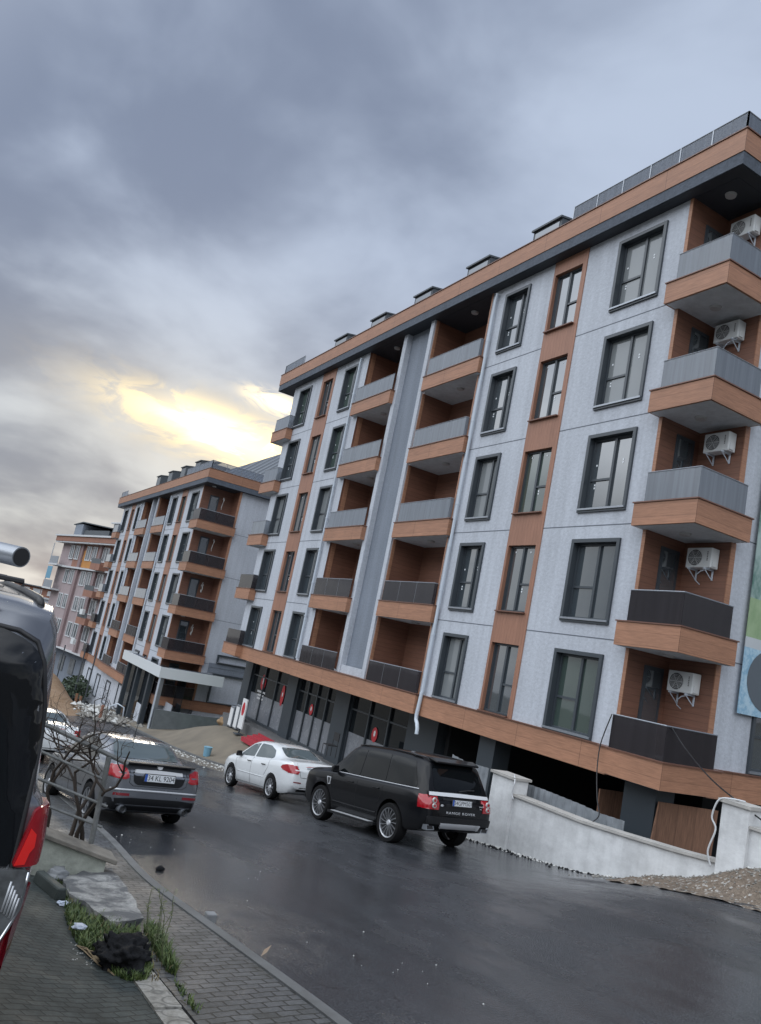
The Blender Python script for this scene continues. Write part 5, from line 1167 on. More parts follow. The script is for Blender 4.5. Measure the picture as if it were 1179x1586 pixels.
# stone edging with worn rings
def ringm():
    m = mat('ringed_kerb_stone', (.30, .29, .26), .8, bump=.4, var=.15); t = NT(m.node_tree); b = t.n['Principled BSDF']; co = t.node('ShaderNodeTexCoord').outputs['Object']
    v = t.node('ShaderNodeTexVoronoi'); v.inputs['Scale'].default_value = 5.5; v.inputs['Randomness'].default_value = .8; t.l.new(co, v.inputs['Vector']); f = t.m('MULTIPLY', t.mr(v.outputs['Distance'], .40, .47), t.mr(v.outputs['Distance'], .47, .56, 1, 0))
    n = t.noise(co, 14, 5, .7); c = t.mix(t.mr(n, .35, .65), (.20, .19, .165), (.36, .35, .32)); c = t.mix(t.m('MULTIPLY', f, .8), c, (.09, .088, .08)); t.l.new(c, b.inputs['Base Color']); return m
M['ring'] = ringm()
for i in range(6):
    a = -8.35+.78*i; tag(strip('kerb', M['ring'], a, a+.765, 2.20, 2.41, .065+.006*(i % 3), ny=2, step=.2, skirt=.25), kind='structure')
# ---- tall van
def make_van():
    root = empty('parked_van', (0, 0, 0))
    P = dict(x0=-2.40, x1=2.55, hw=.98, wr_=.36, arch=.43, axles=(-1.45, 1.55), cap=[(.99, .018), (.965, .035), (.86, .05)],
        top=[(-2.40, 2.02), (-2.37, 2.13), (-2.28, 2.22), (-2.0, 2.26), (0, 2.29), (.9, 2.26), (1.3, 2.12), (1.95, 1.45), (2.3, 1.25), (2.5, 1.0), (2.55, .85)],
        belt=[(-2.40, 1.30), (-1, 1.28), (1.4, 1.25), (2.0, 1.2), (2.4, 1.0), (2.55, .83)],
        wb=[(-2.40, .945), (-2.33, .965), (-2.1, .975), (1.6, .975), (2.1, .93), (2.45, .80), (2.55, .7)],
        wr=[(-2.40, .74), (-2.3, .79), (-1.9, .82), (.9, .80), (1.4, .78), (2.0, .82), (2.5, .6)], bot=[(-2.40, .36), (-2.2, .30), (2.2, .28), (2.55, .38)])
    c = Car(P, root, M['vpaint'])
    for x in P['axles']:
        for s_ in (1, -1): wheel(root, x, s_*.86, .36, .23, s_, 6, .68, 'plain')
    c.patch('rear_window', M['vglass'], 'B', [(-.845, .93), (.845, .93), (.83, 1.6), (.73, 2.02), (.5, 2.10), (-.5, 2.10), (-.73, 2.02), (-.83, 1.6)], .008, .035, rnd_=.12)
    c.line('window_rubber', M['black'], 'B', [(-.85, .93), (-.835, 1.6), (-.81, 1.75), (-.755, 1.95), (-.70, 2.05), (-.6, 2.09), (-.45, 2.10), (.45, 2.10), (.6, 2.09), (.70, 2.05), (.755, 1.95), (.81, 1.75), (.835, 1.6), (.85, .93)], .016)
    def pz(n, m, v, poly, *a, **k): return c.patch(n, m, v, [(x, z+.055) for x, z in poly], *a, **k)
    def lz(n, m, v, pts, *a, **k): return c.line(n, m, v, [(x, z+.055) for x, z in pts], *a, **k)
    for v, s_ in (('L', 1), ('R', -1)):
        o = pz('tail_lamp', M['tred'], v, [(-2.39, .93), (-2.22, .96), (-2.24, 1.12), (-2.33, 1.19), (-2.39, 1.19)], .03, .03, rnd_=.02)
        o = pz('tail_lamp', M['tred'], 'B', [(s_*.835, .925), (s_*.972, .93), (s_*.975, 1.12), (s_*.945, 1.20), (s_*.885, 1.205)], .035, .022, rnd_=.03)
        q = pz('lamp_reflector', M['tbright'], 'B', [(s_*.848, .935), (s_*.895, .94), (s_*.91, 1.02), (s_*.905, 1.08), (s_*.885, 1.11)], .041, .022, parent=o)
        q = pz('clear_lamp', M['vclear'], 'B', [(s_*.60, .915), (s_*.925, .915), (s_*.93, .74), (s_*.87, .57), (s_*.74, .48), (s_*.60, .50)], .035, .05, rnd_=.03)
        lz('lamp_chrome_edge', M['chrome'], 'B', [(s_*.93, .90), (s_*.932, .72), (s_*.865, .56), (s_*.72, .475)], .009, .035, parent=q)
        for i in range(5): lz('lamp_rib', M['silver'], 'B', [(s_*(.86+.014*i), .86-.02*i), (s_*(.85+.014*i), .72-.01*i)], .006, .035, parent=q)
        c.patch('side_window', M['vglass'], v, [(-2.15, 1.34), (-2.1, 1.95), (-1.2, 1.98), (-1.2, 1.34)], .006, .1, rnd_=.06); c.patch('side_window', M['vglass'], v, [(.35, 1.32), (.35, 1.98), (1.0, 1.95), (1.75, 1.36)], .006, .1, rnd_=.06)
        c.patch('sill_panel', M['cred'], v, [(-2.38, .38), (2.3, .38), (2.3, .60), (-2.38, .85)], .004, .15)
    c.patch('rear_bumper', M['cred'], 'B', [(-.97, .36), (.97, .36), (.975, .86), (.955, .88), (.94, .62), (.86, .52), (.70, .47), (-.70, .47), (-.86, .52), (-.94, .62), (-.955, .88), (-.975, .86)], .02, .07)
    c.patch('windscreen', M['vglass'], 'F', [(-.72, 1.4), (.72, 1.4), (.66, 2.05), (-.66, 2.05)], .006, .1, rnd_=.08)
    for s_ in (1, -1): c.patch('headlamp', M['tclear'], 'F', [(s_*.45, .85), (s_*.78, .88), (s_*.76, 1.08), (s_*.45, 1.0)], .012, .08)
    for s_ in (1, -1):
        mb = MB(); mb.tube([c.at('T', x, s_*.70, .018 if i not in (0, 5) else 0) for i, x in enumerate((-2.14, -2.02, -1.2, 0, .8, .95))], .022, 6); mb.build('roof_rail', M['black'], root, smooth=True)
    for x in (-1.0, .3): mb = MB(); a = c.at('T', x, .70, .018); mb.tube([a, a+Vector((0, 0, .05)), Vector((x, -.70, a.z+.05)), Vector((x, -.70, a.z))], .018, 6); mb.build('roof_bar', M['black'], root)
    mirrors(c, 1.6, 1.25, M['black']); handles(c, (-.8, .9), 1.1, M['black'])
    return root
M['vpaint'] = paint('dark_grey_van_paint', (.15, .158, .178), .55, .22, dirt=.2)
_t = NT(M['vpaint'].node_tree); _b = _t.n['Principled BSDF']; _l = _b.inputs['Base Color'].links[0].from_socket; _s = _t.node('ShaderNodeSeparateXYZ'); _t.l.new(_t.node('ShaderNodeTexCoord').outputs['Object'], _s.inputs[0])
_t.l.new(_t.mix(_t.m('LESS_THAN', _s.outputs[2], .965), _l, (.20, .006, .014)), _b.inputs['Base Color']); _t.l.new(_t.mr(_t.m('LESS_THAN', _s.outputs[2], .965), 0, 1, .55, .1), _b.inputs['Metallic'])
M['vclear'] = mat('smoky_clear_lens', (.16, .165, .17), .1, .3, coat=1, var=.45, vscale=9)
M['vglass'] = glassm('van_glass', (.006, .007, .009), 1.0, .04, 1.45)
M['tbright'] = mat('bright_red_lens', (.75, .015, .012), .2, coat=1)
van = make_van(); tag(van, 'dark van with red tail lamps at the left, parked tail towards the camera', 'van')
vx, vy = -6.78, -.165; s_ = math.atan((drz(-5.2, 0)-drz(-8.2, 0))/3.0)*.35
van.matrix_world = Matrix.Translation((vx, vy, -2.345)) @ Matrix.Rotation(math.radians(180.5), 4, 'Z') @ Matrix.Rotation(0*s_, 4, 'Y')
VANZ = -2.345
# level hardstanding under the van
mb = MB(); mb.box(-9.6, -3.2, -1.6, .86, -3.6, VANZ+.0); tag(mb.build('pavement', M['plinth']), kind='structure')
e_ = ray(33, 863)*3.95; d_ = Vector((.85, .52, -.035)).normalized()
mb = MB(); mb.tube([e_, e_-d_*2.2], .052, 20); o = mb.build('pipe', M['alu'], auto=40); tag(o, 'thick grey pipe lying on the roof of the dark van', 'pipe')
mb = MB(); mb.disc(e_+d_*.001, .0, 'x', 3, .001); 
mb = MB(); a_ = d_.cross(Vector((0, 0, 1))).normalized(); b_ = d_.cross(a_); n = 20; mb.add([e_+d_*.002+a_*math.cos(6.283*k/n)*.045+b_*math.sin(6.283*k/n)*.045 for k in range(n)], [tuple(range(n))]); q = mb.build('pipe_bore', M['black'], o)
# ---- low wall with tubular railing and bare bush
XW = -10.2
A, B = xp(30, 1284, XW), xp(180, 1340, XW); sl_ = (B.z-A.z)/(B.y-A.y); wz = lambda y: A.z+(y-A.y)*sl_
gwl = empty('railing_wall', (XW, 1.8, G(XW))); tag(gwl, 'low crumbling pale wall with stone cap and leaning grey tube railing beside the van', 'wall')
def gl_(name, m, mb, **k): o = mb.build(name, m, **k); o.parent = gwl; o.matrix_parent_inverse = Matrix.Translation(-gwl.location); return o
y0, y1 = -2.5, B.y
mb = MB(); nn = 26; top = [(y0+(y1-.12-y0)*i/nn, wz(y0+(y1-.12-y0)*i/nn)-.005) for i in range(nn+1)]; bot = [(y, G(XW)-.25) for y, z in top]
mb.prism(top+bot[::-1], XW-.26, XW-.03, 'x'); M['oldwall'] = plaster('peeling_pale_render', (.42, .44, .38), sc=6, amp=.22); gl_('wall_body', M['oldwall'], mb)
mb = MB(); mb.prism([(y0, wz(y0)), (y1, wz(y1)), (y1, wz(y1)+.055), (y0, wz(y0)+.055)], XW-.36, XW+.03, 'x'); M['oldcap'] = mat('mossy_stone_cap', (.19, .175, .15), .9, bump=.8, bscale=20, var=.35, vscale=4); o = gl_('stone_cap', M['oldcap'], mb); bv = o.modifiers.new('b', 'BEVEL'); bv.width = .012; bv.segments = 2
M['tube'] = mat('weathered_rail_paint', (.19, .195, .19), .55, .3, bump=.2, var=.3, vscale=10)
XP = XW-.16
def P_(px, py): return xp(px, py, XP)
for (a, b) in (((141, 1306), (169, 1172)),):
    mb = MB(); mb.tube([P_(*a), P_(*b)], .034, 10); gl_('post', M['tube'], mb, auto=40)
for (a, b, r) in (((60, 1117), (198, 1183), .028), ((60, 1162), (160, 1207), .017), ((60, 1206), (166, 1249), .017), ((60, 1243), (158, 1281), .017)):
    p, q = P_(*a), P_(*b); p = p+(p-q)*.9; mb = MB(); mb.tube([p, q], r, 8); gl_('rail', M['tube'], mb, auto=40)
p = P_(141, 1306)
for k in (1.25, 2.5): mb = MB(); mb.tube([(XP, p.y-k, wz(p.y-k)+.03), (XP+.0, p.y-k+.05, wz(p.y-k)+1.25)], .030, 8); gl_('post', M['tube'], mb)
M['bark'] = mat('dark_bark', (.040, .030, .023), .85, bump=.5, bscale=40, var=.3, vscale=10)
mb = MB(); rb = random.Random(11); 
def branch(p, d, L, r, lev):
    pts = [p]; n = 4
    for i in range(n):
        d = (d+Vector((rb.gauss(0, .20), rb.gauss(0, .26), rb.gauss(0, .20)+(.06 if lev < 3 else .0)))).normalized(); pts.append(pts[-1]+d*L/n)
    if lev and pts[-1].y > 2.75: return
    mb.tube(pts, [r*(1-.5*i/n) for i in range(n+1)], 5 if lev < 3 else 4, cap=False)
    if lev < 5:
        for k in range(rb.choice((2, 3, 3)) if lev < 2 else 2):
            q = pts[rb.randint(2, n)]; nd = (d*.55+Vector((rb.gauss(0, .45), rb.gauss(0, .62), rb.gauss(.12, .5)))).normalized()
            branch(q, nd, L*rb.uniform(.55, .8), r*.56, lev+1)
for px in (72, 98, 118, 128):
    b0_ = xp(px, 1312, XP-.35); b0_.z = G(b0_.x)+.25; branch(b0_, Vector((rb.uniform(-.1, .1), rb.uniform(-.35, .15), 1)).normalized(), 1.02, .034, 0)
o = mb.build('bare_bush', M['bark'], smooth=True); tag(o, 'leafless tangled dark bush growing through the leaning tube railing', 'bush')
# ---- broken slab, asphalt lump, kerb piece, granite sett
def lump(name, m, c, rad, seed, sq=(1, 1, .7), n=3, amp=.35, flat=0.0):
    from mathutils import noise
    b = bmesh.new(); bmesh.ops.create_icosphere(b, subdivisions=n, radius=1.0)
    for v in b.verts:
        k = 1+amp*noise.noise(v.co*1.7+Vector((seed*7.1, seed, 3)))+amp*.4*noise.noise(v.co*5+Vector((seed, 1, seed)))+amp*.22*noise.noise(v.co*13+Vector((seed, 4, seed))); v.co = Vector((v.co.x*sq[0], v.co.y*sq[1], v.co.z*sq[2]))*rad*k+Vector(c)
    me = bpy.data.meshes.new(name); b.to_mesh(me); b.free(); me.materials.append(m)
    for p in me.polygons: p.use_smooth = flat < .5
    o = bpy.data.objects.new(name, me); COL.objects.link(o); return o
def slabm():
    m = mat('broken_slab', (.16, .16, .155), .8); t = NT(m.node_tree); b = t.n['Principled BSDF']; co = t.node('ShaderNodeTexCoord').outputs['Object']
    n = t.noise(co, 3.5, 6, .65, .4); n2 = t.noise(co, 28, 4, .7); c = t.mix(t.mr(n, .42, .6), (.10, .105, .11), (.36, .36, .345)); c = t.mix(t.mr(n2, .4, .7, 0, .5), c, (.10, .10, .10)); t.l.new(c, b.inputs['Base Color'])
    bp = t.node('ShaderNodeBump'); bp.inputs['Strength'].default_value = .8; bp.inputs['Distance'].default_value = .02; t.l.new(t.m('ADD', n2, n), bp.inputs['Height']); t.l.new(bp.outputs[0], b.inputs['Normal']); return m
M['slab'] = slabm(); M['tar'] = mat('black_asphalt_lump', (.010, .0105, .012), .8, bump=1.0, bscale=45, var=.6, vscale=18, spec=.2, detail=6)
b = bmesh.new(); top = []; from mathutils import noise as _nz
outl = [(98, 1362), (118, 1352), (148, 1343), (174, 1344), (190, 1366), (208, 1392), (223, 1423), (200, 1427), (170, 1425), (150, 1412), (130, 1396), (108, 1384)]
tops = [gp(x, y, .15) for x, y in outl]; 
vv = [b.verts.new(p) for p in tops]; f = b.faces.new(vv); r_ = bmesh.ops.extrude_face_region(b, geom=[f]); 
for v in [g for g in r_['geom'] if isinstance(g, bmesh.types.BMVert)]: v.co += Vector((_nz.noise(v.co*4)*.04, _nz.noise(v.co*4+Vector((5, 0, 0)))*.04, -.17))
bmesh.ops.triangulate(b, faces=b.faces); bmesh.ops.subdivide_edges(b, edges=b.edges, cuts=4, use_grid_fill=True)
for v in b.verts: v.co += Vector((_nz.noise(v.co*9), _nz.noise(v.co*9+Vector((3, 0, 0))), _nz.noise(v.co*6+Vector((0, 7, 0)))))*.022
bmesh.ops.recalc_face_normals(b, faces=b.faces); me = bpy.data.meshes.new('concrete_slab'); b.to_mesh(me); b.free(); me.materials.append(M['slab']); o = bpy.data.objects.new('concrete_slab', me); COL.objects.link(o); tag(o, 'large broken grey concrete slab lying in the grass at the wall end', 'slab')
c_ = sp(186, 1492, .03); o = lump('asphalt_lump', M['tar'], c_+Vector((0, 0, .06)), .215, 3, (1.2, 1.0, .66), 5, .62); tag(o, 'black broken lump of asphalt in the grass below the concrete slab', 'rubble')
c_ = sp(84, 1362, .0); o = lump('plastic_bag', mat('dirty_grey_plastic', (.26, .27, .28), .5, var=.3), c_+Vector((0, .02, .05)), .11, 9, (1.0, 1.2, .75), 3, .6); tag(o, 'crumpled dirty grey plastic bag against the foot of the pale wall', 'litter')
for i, (px, py, r, col, lab) in enumerate(((97, 1403, .045, (.42, .47, .56), 'small crumpled pale blue paper at the grass edge below the kerb piece'), (122, 1440, .05, (.46, .51, .60), 'flat crumpled pale blue paper lying on the grass'), (101, 1383, .04, (.40, .22, .14), 'small orange wrapper between the kerb piece and the concrete slab'), (92, 1379, .035, (.35, .42, .42), 'pale green scrap beside the orange wrapper'))):
    c_ = dp(px, py) if px < 110 else sp(px, py, .06); o = lump('litter', mat('scrap_%d' % i, col, .5, var=.2), c_+Vector((0, 0, .03)), r, 20+i, (1.1, 1.3, .4), 2, .8, 1); tag(o, lab, 'litter')
p, q = dp(58, 1366), dp(93, 1396); mb = MB(); d_ = (q-p).normalized(); l_ = d_.cross(Vector((0, 0, 1)))*.065; u_ = Vector((0, 0, .13)); vs = [p-l_, q-l_, q+l_, p+l_, p-l_*.7+u_, q-l_*.7+u_, q+l_*.7+u_, p+l_*.7+u_]
mb.add(vs, [(0, 3, 2, 1), (4, 5, 6, 7), (0, 1, 5, 4), (1, 2, 6, 5), (2, 3, 7, 6), (3, 0, 4, 7)]); o = mb.build('kerb_piece', mat('dark_kerb_piece', (.045, .055, .052), .6, bump=.6, var=.3)); bv = o.modifiers.new('b', 'BEVEL'); bv.width = .02; bv.segments = 2; tag(o, 'dark loose kerb piece on the driveway next to the van', 'kerb piece')
p = gp(323, 1432); mb = MB(); mb.box(p.x-.06, p.x+.05, p.y-.05, p.y+.06, p.z, p.z+.12); o = mb.build('granite_sett', M['conc']); bv = o.modifiers.new('b', 'BEVEL'); bv.width = .012; bv.segments = 2; tag(o, 'small grey granite sett standing on the road against the kerb', 'stone')
mb = MB()
for i in range(9):
    a = dp(118+i*2.2, 1466+i*1.5, .0); e = dp(150+i*3.3, 1496+i*2.2, .0); m_ = (a+e)/2+Vector((rnd.uniform(-.05, .05), rnd.uniform(-.05, .05), .05)); mb.tube([a+Vector((0, 0, .01)), m_, e+Vector((0, 0, .015))], .005, 4)
o = mb.build('dry_stalks', mat('dry_straw', (.30, .23, .14), .8)); tag(o, 'small pile of dry straw stalks on the driveway edge below the grass', 'stalks')
# ---- grass and weeds: many blades, one mass
def inpoly(x, y, P):
    r = False
    for i in range(len(P)):
        (x0, y0), (x1, y1) = P[i-1], P[i]
        if (y0 > y) != (y1 > y) and x < (x1-x0)*(y-y0)/(y1-y0)+x0: r = not r
    return r
def grassm():
    m = mat('grass_blades', (.06, .12, .025), .6); t = NT(m.node_tree); b = t.n['Principled BSDF']; co = t.node('ShaderNodeTexCoord').outputs['Object']
    n = t.noise(co, 14, 3, .7); t.l.new(t.mix(t.mr(n, .38, .62), (.028, .060, .014), (.125, .165, .05)), b.inputs['Base Color']); return m
M['grass'] = grassm(); mb = MB(); rg = random.Random(5)
def blades(poly, N, h0, h1, dz=.0, surf=sp):
    xs = [p[0] for p in poly]; ys = [p[1] for p in poly]; k = 0
    while k < N:
        x, y = rg.uniform(min(xs), max(xs)), rg.uniform(min(ys), max(ys))
        if not inpoly(x, y, poly): continue
        if rg.random() < .55 and noise1(x*.09, y*.09) < -.1: k += 1; continue
        p = surf(x, y); p.z += dz-.01; h = rg.uniform(h0, h1); a = rg.uniform(0, 6.28); w_ = rg.uniform(.004, .008); le = Vector((math.cos(a), math.sin(a), 0)); s = Vector((-le.y, le.x, 0))*w_
        b = rg.uniform(.2, .9)*h; m_ = p+le*b*.35+Vector((0, 0, h*.65)); e = p+le*b+Vector((0, 0, h)); mb.add([p-s, p+s, m_+s*.8, m_-s*.8, e], [(0, 1, 2, 3), (3, 2, 4)]); k += 1
blades([(100, 1392), (112, 1388), (132, 1402), (152, 1420), (178, 1436), (212, 1442), (216, 1458), (190, 1462), (168, 1456), (150, 1470), (158, 1490), (130, 1476), (112, 1450), (100, 1420)], 2600, .04, .12)
blades([(158, 1490), (200, 1512), (222, 1502), (226, 1478), (236, 1500), (226, 1520), (196, 1522), (165, 1506)], 900, .03, .09)
blades([(222, 1442), (238, 1440), (252, 1462), (270, 1498), (272, 1512), (258, 1506), (238, 1474)], 1300, .04, .14)
blades([(270, 1520), (282, 1530), (312, 1566), (306, 1572), (280, 1545)], 160, .02, .06)
blades([(58, 1340), (80, 1350), (110, 1366), (96, 1372), (66, 1356)], 260, .02, .08)
tag(mb.build('grass', M['grass'], recalc=False), kind='stuff'); mb = MB()
blades([(96, 1385), (132, 1398), (216, 1440), (228, 1478), (272, 1505), (240, 1525), (160, 1500), (108, 1450)], 420, .03, .10)
tag(mb.build('grass', mat('dry_grass', (.20, .16, .08), .8, var=.3, vscale=20), recalc=False), kind='stuff')
mb = MB()
for (px, py) in ((226, 1478), (231, 1470), (236, 1482), (242, 1475), (248, 1490), (222, 1465), (254, 1488)):
    p = sp(px, py); d = Vector((rg.gauss(0, .12), rg.gauss(0, .16), 1)); H = rg.uniform(.3, .62); pts = [p+d*H*t+Vector((rg.gauss(0, .012), rg.gauss(0, .012), 0)) for t in (0, .3, .6, .85, 1)]; mb.tube(pts, [.005, .004, .003, .0025, .001], 4)
    for k in range(26):
        q = p+d*H*rg.uniform(.25, 1.0); a = rg.uniform(0, 6.28); l = Vector((math.cos(a), math.sin(a), rg.uniform(-.1, .6))).normalized(); L = rg.uniform(.02, .05); s = l.cross(Vector((0, 0, 1)))*L*.25; mb.add([q, q+l*L*.5+s, q+l*L, q+l*L*.5-s], [(0, 1, 2, 3)])
o = mb.build('weed', mat('dry_green_weed', (.10, .12, .055), .7), recalc=False); tag(o, 'tall thin weeds standing between the stone edging and the pavement', 'weeds')
# ---- debris along the wall foot and the gravel mound
def mound(name, m, cells, hfun, x0, x1, y0, y1, n=60, mm=16, kind='stuff', base=G):
    mb = MB(); vs = []; 
    for i in range(n+1):
        for j in range(mm+1):
            x = x0+(x1-x0)*i/n; y = y0+(y1-y0)*j/mm; h = hfun(x, y); vs.append((x, y, base(x, y)+h))
    mb.add(vs, [(i*(mm+1)+j, (i+1)*(mm+1)+j, (i+1)*(mm+1)+j+1, i*(mm+1)+j+1) for i in range(n) for j in range(mm)]); return tag(mb.build(name, m, smooth=True), kind=kind)
def gravelm(name, c1, c2, c3):
    m = mat(name, c1, .9); t = NT(m.node_tree); b = t.n['Principled BSDF']; co = t.node('ShaderNodeTexCoord').outputs['Object']
    v = t.node('ShaderNodeTexVoronoi'); v.inputs['Scale'].default_value = 26; t.l.new(co, v.inputs['Vector']); wn = t.node('ShaderNodeTexWhiteNoise'); t.l.new(v.outputs['Position'], wn.inputs['Vector'])
    c = t.mix(wn.outputs['Value'], c1, c2); c = t.mix(t.m('GREATER_THAN', wn.outputs['Value'], .9), c, c3); c = t.mix(t.mr(t.noise(co, 2, 4, .6), .4, .65, 0, .7), c, c1); t.l.new(c, b.inputs['Base Color'])
    bp = t.node('ShaderNodeBump'); bp.inputs['Strength'].default_value = 1; bp.inputs['Distance'].default_value = .03; t.l.new(v.outputs['Distance'], bp.inputs['Height']); t.l.new(bp.outputs[0], b.inputs['Normal']); return m
M['gravel'] = gravelm('sandy_rubble', (.13, .10, .075), (.24, .19, .145), (.42, .40, .37))
def hm(x, y):
    e = sm(-11.9, -10.6, x); f = sm(12.05+.35*noise1(x, 3, .9), 12.9, y); return -.06+e*(.06+.13*f)+e*.34*sm(-10.2, -8.8, x)*sm(12.3, 13.3, y)+.05*noise1(x, y, 5)*e
mound('rubble', M['gravel'], 0, hm, -12.2, -4.0, 11.9, 13.4, 90, 24)
def stones(name, m, N, fpos, r0, r1, seed, kind='stuff'):
    r_ = random.Random(seed); mb = MB()
    for i in range(N):
        p = fpos(r_); r = r_.uniform(r0, r1)*(1 if r_.random() < .9 else 1.7); q = [Vector((r_.uniform(.6, 1.1)*a, r_.uniform(.6, 1.1)*b, r_.uniform(.4, .8)*c))*r for a, b, c in ((1, 0, 0), (-1, 0, 0), (0, 1, 0), (0, -1, 0), (0, 0, 1), (0, 0, -1))]
        q[0].y += r*.3; q[2].x -= r*.4; mb.add([Vector(p)+v for v in q], [(0, 2, 4), (2, 1, 4), (1, 3, 4), (3, 0, 4), (2, 0, 5), (1, 2, 5), (3, 1, 5), (0, 3, 5)])
    return tag(mb.build(name, m, recalc=False), kind=kind)
M['chip'] = mat('plaster_chips', (.50, .50, .48), .8, var=.3, vscale=30); M['stone'] = mat('grey_rubble', (.22, .21, .19), .85, bump=.5, var=.35, vscale=6)
stones('debris', M['chip'], 420, lambda r: (lambda x: (x, 13.33-abs(r.gauss(0, .10))-.02, G(x, 13.3)+.01+max(0, hm(x, 13.2))))(r.uniform(-18.5, -8.9)), .012, .04, 1)
stones('rubble', M['stone'], 700, lambda r: (lambda x, y: (x, y, G(x, y)+.01+max(0, hm(x, y))))(r.uniform(-12.2, -5), 13.3-abs(r.gauss(0, .45))), .010, .035, 2)
stones('debris', M['tar'], 160, lambda r: (lambda x: (x, 13.25-abs(r.gauss(0, .14)), G(x, 13.2)+.01))(r.uniform(-18.5, -10.5)), .02, .05, 3)
stones('debris', M['chip'], 34, lambda r: (lambda x, y: (x, y, G(x, y)+.002))(r.uniform(-16, -5.5), r.uniform(3.7, 5.6)), .005, .013, 4)
stones('debris', M['chip'], 60, lambda r: (lambda p: (p.x, p.y, p.z+.01))(dp(r.uniform(108, 180), r.uniform(1440, 1500))), .004, .012, 6)
# leaf on the road
p = gp(404, 1482); mb = MB(); mb.add([p+Vector(v) for v in ((0, 0, .005), (.05, .03, .06), (.0, .09, .11), (-.04, .04, .05))], [(0, 1, 2), (0, 2, 3)]); o = mb.build('fallen_leaf', mat('tan_leaf', (.30, .22, .15), .7), recalc=False); tag(o, 'single tan fallen leaf curled up on the road edge', 'leaf')
p = gp(247, 1349); o = lump('stone', M['tar'], p+Vector((0, 0, .03)), .05, 31, (1, 1.4, .7), 2, .5); tag(o, 'small black stone on the open road left of centre', 'stone')
# ---- road-side dirt by the far kerb, rubble and soil beyond the grey car
M['dirt'] = gravelm('trampled_dirt', (.13, .115, .095), (.20, .18, .15), (.40, .39, .37)); M['soil'] = gravelm('orange_soil', (.24, .15, .085), (.32, .22, .14), (.38, .30, .22))
mound('dirt', M['dirt'], 0, lambda x, y: .012+.03*max(0, noise1(x, y, 1.4))-.05*(1-sm(10.9+.5*noise1(x, 1, .7), 11.5, y)), -40, -26.2, 10.6, 12.35, 70, 12)
stones('debris', M['chip'], 260, lambda r: (lambda x, y: (x, y, G(x, y)+.03))(r.uniform(-42, -26.5), 12.3-abs(r.gauss(0, .5))), .02, .07, 7)
mound('soil', M['soil'], 0, lambda x, y: -.1+2.6*math.exp(-((x+66)/6.5)**2-((y-9.2)/2.0)**2)*(1+.3*noise1(x, y, .5)), -82, -50, 5, 14, 60, 30)
stones('rubble', M['stone'], 420, lambda r: (lambda x, y: (x, y, G(x, y)+.1+.5*math.exp(-((x+57)/3.0)**2-((y-12.2)/.8)**2)*r.random()))(r.gauss(-57, 2.4), r.gauss(12.3, .7)), .08, .26, 8)
stones('debris', M['chip'], 160, lambda r: (lambda x, y: (x, y, G(x, y)+.2+.5*math.exp(-((x+58)/3.0)**2)*r.random()))(r.gauss(-58, 2.0), r.gauss(12.0, .6)), .08, .22, 9)
M['timber'] = wood('rough_timber', (.20, .10, .055), 'x', .2, rough=.8)
for i, (px, py, py2, lab) in enumerate(((113, 1108, 1074, 'leftmost rough timber stake at the foot of the soil heap'), (119, 1112, 1078, 'middle rough timber stake between the soil heap and the rubble'), (153, 1118, 1092, 'short red brown stake standing in the rubble heap'))):
    a = yp(px, py, 11.6); c_ = yp(px+7, py2, 11.6); mb = MB(); mb.tube([a-Vector((0, 0, .6)), c_], .10, 6); o = mb.build('timber_stake', M['timber'] if i < 2 else M['rust']); tag(o, lab, 'stake', 'stakes by the rubble')
for i, (px, py, px2, py2, Yp, lab) in enumerate(((88, 1050, 103, 1000, 13.0, 'leftmost thin dark pole in front of the pink block'), (118, 1062, 131, 1002, 13.3, 'middle thin dark pole before the pink block'), (138, 1056, 147, 1006, 13.4, 'rightmost thin dark pole, near the second block corner'))):
    a = yp(px, py, Yp); c_ = yp(px2, py2, Yp); mb = MB(); mb.tube([Vector((a.x, a.y, G(a.x)-.1)), Vector((a.x, a.y, c_.z))], .06, 8); o = mb.build('pole', M['trim']); tag(o, lab, 'pole', 'thin poles by the pink block')
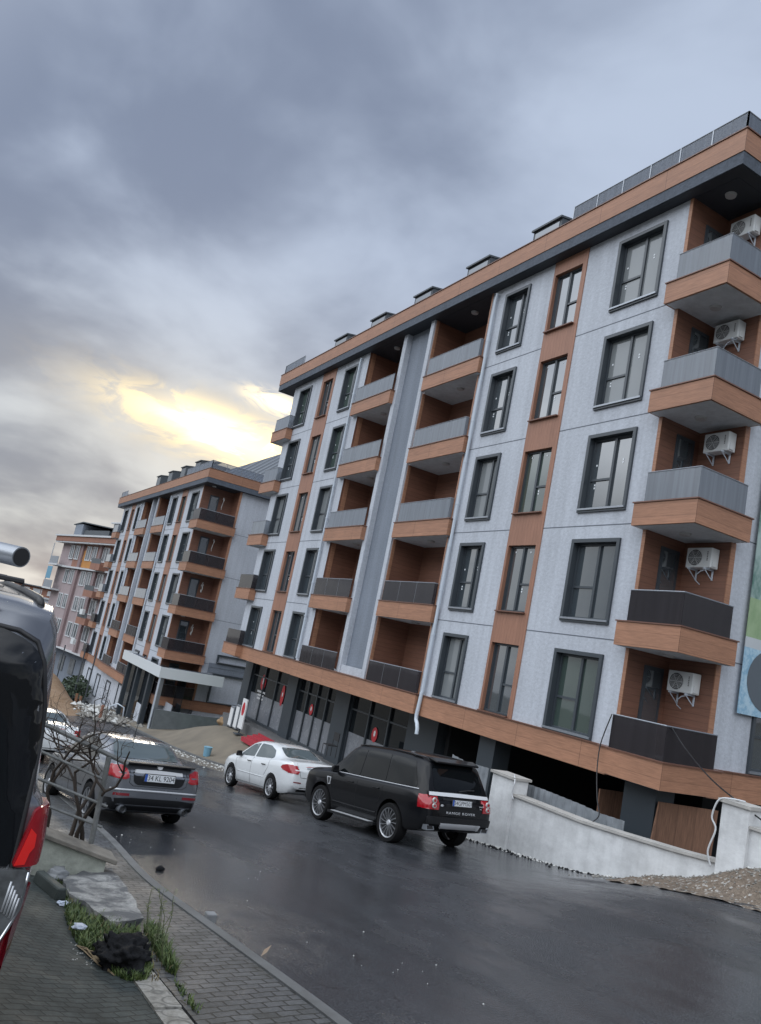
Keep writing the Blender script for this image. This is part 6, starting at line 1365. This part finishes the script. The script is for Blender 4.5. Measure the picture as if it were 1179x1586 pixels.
# low shrub beyond the soil
mb = MB(); rs = random.Random(3); c0 = yp(118, 1062, 13.6)
for k in range(900):
    v = Vector((rs.gauss(0, 1), rs.gauss(0, 1), rs.gauss(0, 1))); v = v.normalized()*rs.random()**.4; q = Vector((c0.x+v.x*3.4, c0.y+v.y*1.2, G(c0.x)+1.0+v.z*1.1+.4*noise1(v.x*3, v.y*3))); a = Vector((rs.gauss(0, 1), rs.gauss(0, 1), rs.gauss(0, 1))).normalized()*.17; b_ = a.cross(Vector((rs.gauss(0, 1), rs.gauss(0, 1), 1))).normalized()*.10
    mb.add([q-a, q+b_, q+a, q-b_], [(0, 1, 2, 3)])
o = mb.build('shrub', mat('dark_shrub_leaves', (.035, .055, .03), .7, var=.5, vscale=2), recalc=False); tag(o, 'dark green shrub between the thin poles and the soil heap', 'shrub')
a = yp(165, 1113, 12.9); mb = MB(); mb.tube([a, a+Vector((.2, .0, .9)), a+Vector((.5, .4, 1.15)), a+Vector((.8, .8, 1.0)), a+Vector((.85, .9, .0))], .05, 8); o = mb.build('bent_pipe', M['pipe'], smooth=True); tag(o, 'bent white pipe sticking out of the rubble beside the porch', 'pipe')
# ---- forecourt bits
p = yp(321, 1166, 12.9); p.z = lotz(p.x, 12.9); mb = MB(); mb.disc(p, .16, 'z', 16, .42, .19); o = mb.build('bucket', mat('light_blue_plastic', (.16, .32, .42), .5)); q = MB(); q.disc(p+Vector((0, 0, .40)), .2, 'z', 16, .03); q.build('bucket_rim', mat('light_blue_rim', (.2, .38, .48), .5), o); tag(o, 'small light blue bucket standing by the forecourt kerb', 'bucket')
o = lump('boulder', mat('ochre_stone', (.26, .17, .09), .8, bump=.5, var=.3), (-42.0, 15.6, lotz(-42.0, 15.6)+.2), .38, 4, (1.3, 1, .7), 3, .3); tag(o, 'ochre boulder on the turf beside the cabinets', 'boulder')
def chair(px, py, Yp, lab):
    p = yp(px, py, Yp); r = empty('folding_chair', p); tag(r, lab, 'chair')
    for n_, bx in (('seat', [(-.22, .22, -.2, .2, .43, .46)]), ('backrest', [(-.22, .22, .19, .22, .62, .92)])):
        mb = MB(); [mb.box(*q) for q in bx]; mb.build(n_, M['black'], r)
    for sx in (-.21, .21):
        for y_, t_ in ((-.2, .45), (.2, .92)): mb = MB(); mb.tube([(sx, y_, 0), (sx, y_, t_)], .013, 6); mb.build('leg', M['black'], r)
chair(508, 1172, 14.6, 'black metal chair on the forecourt behind the white saloon')
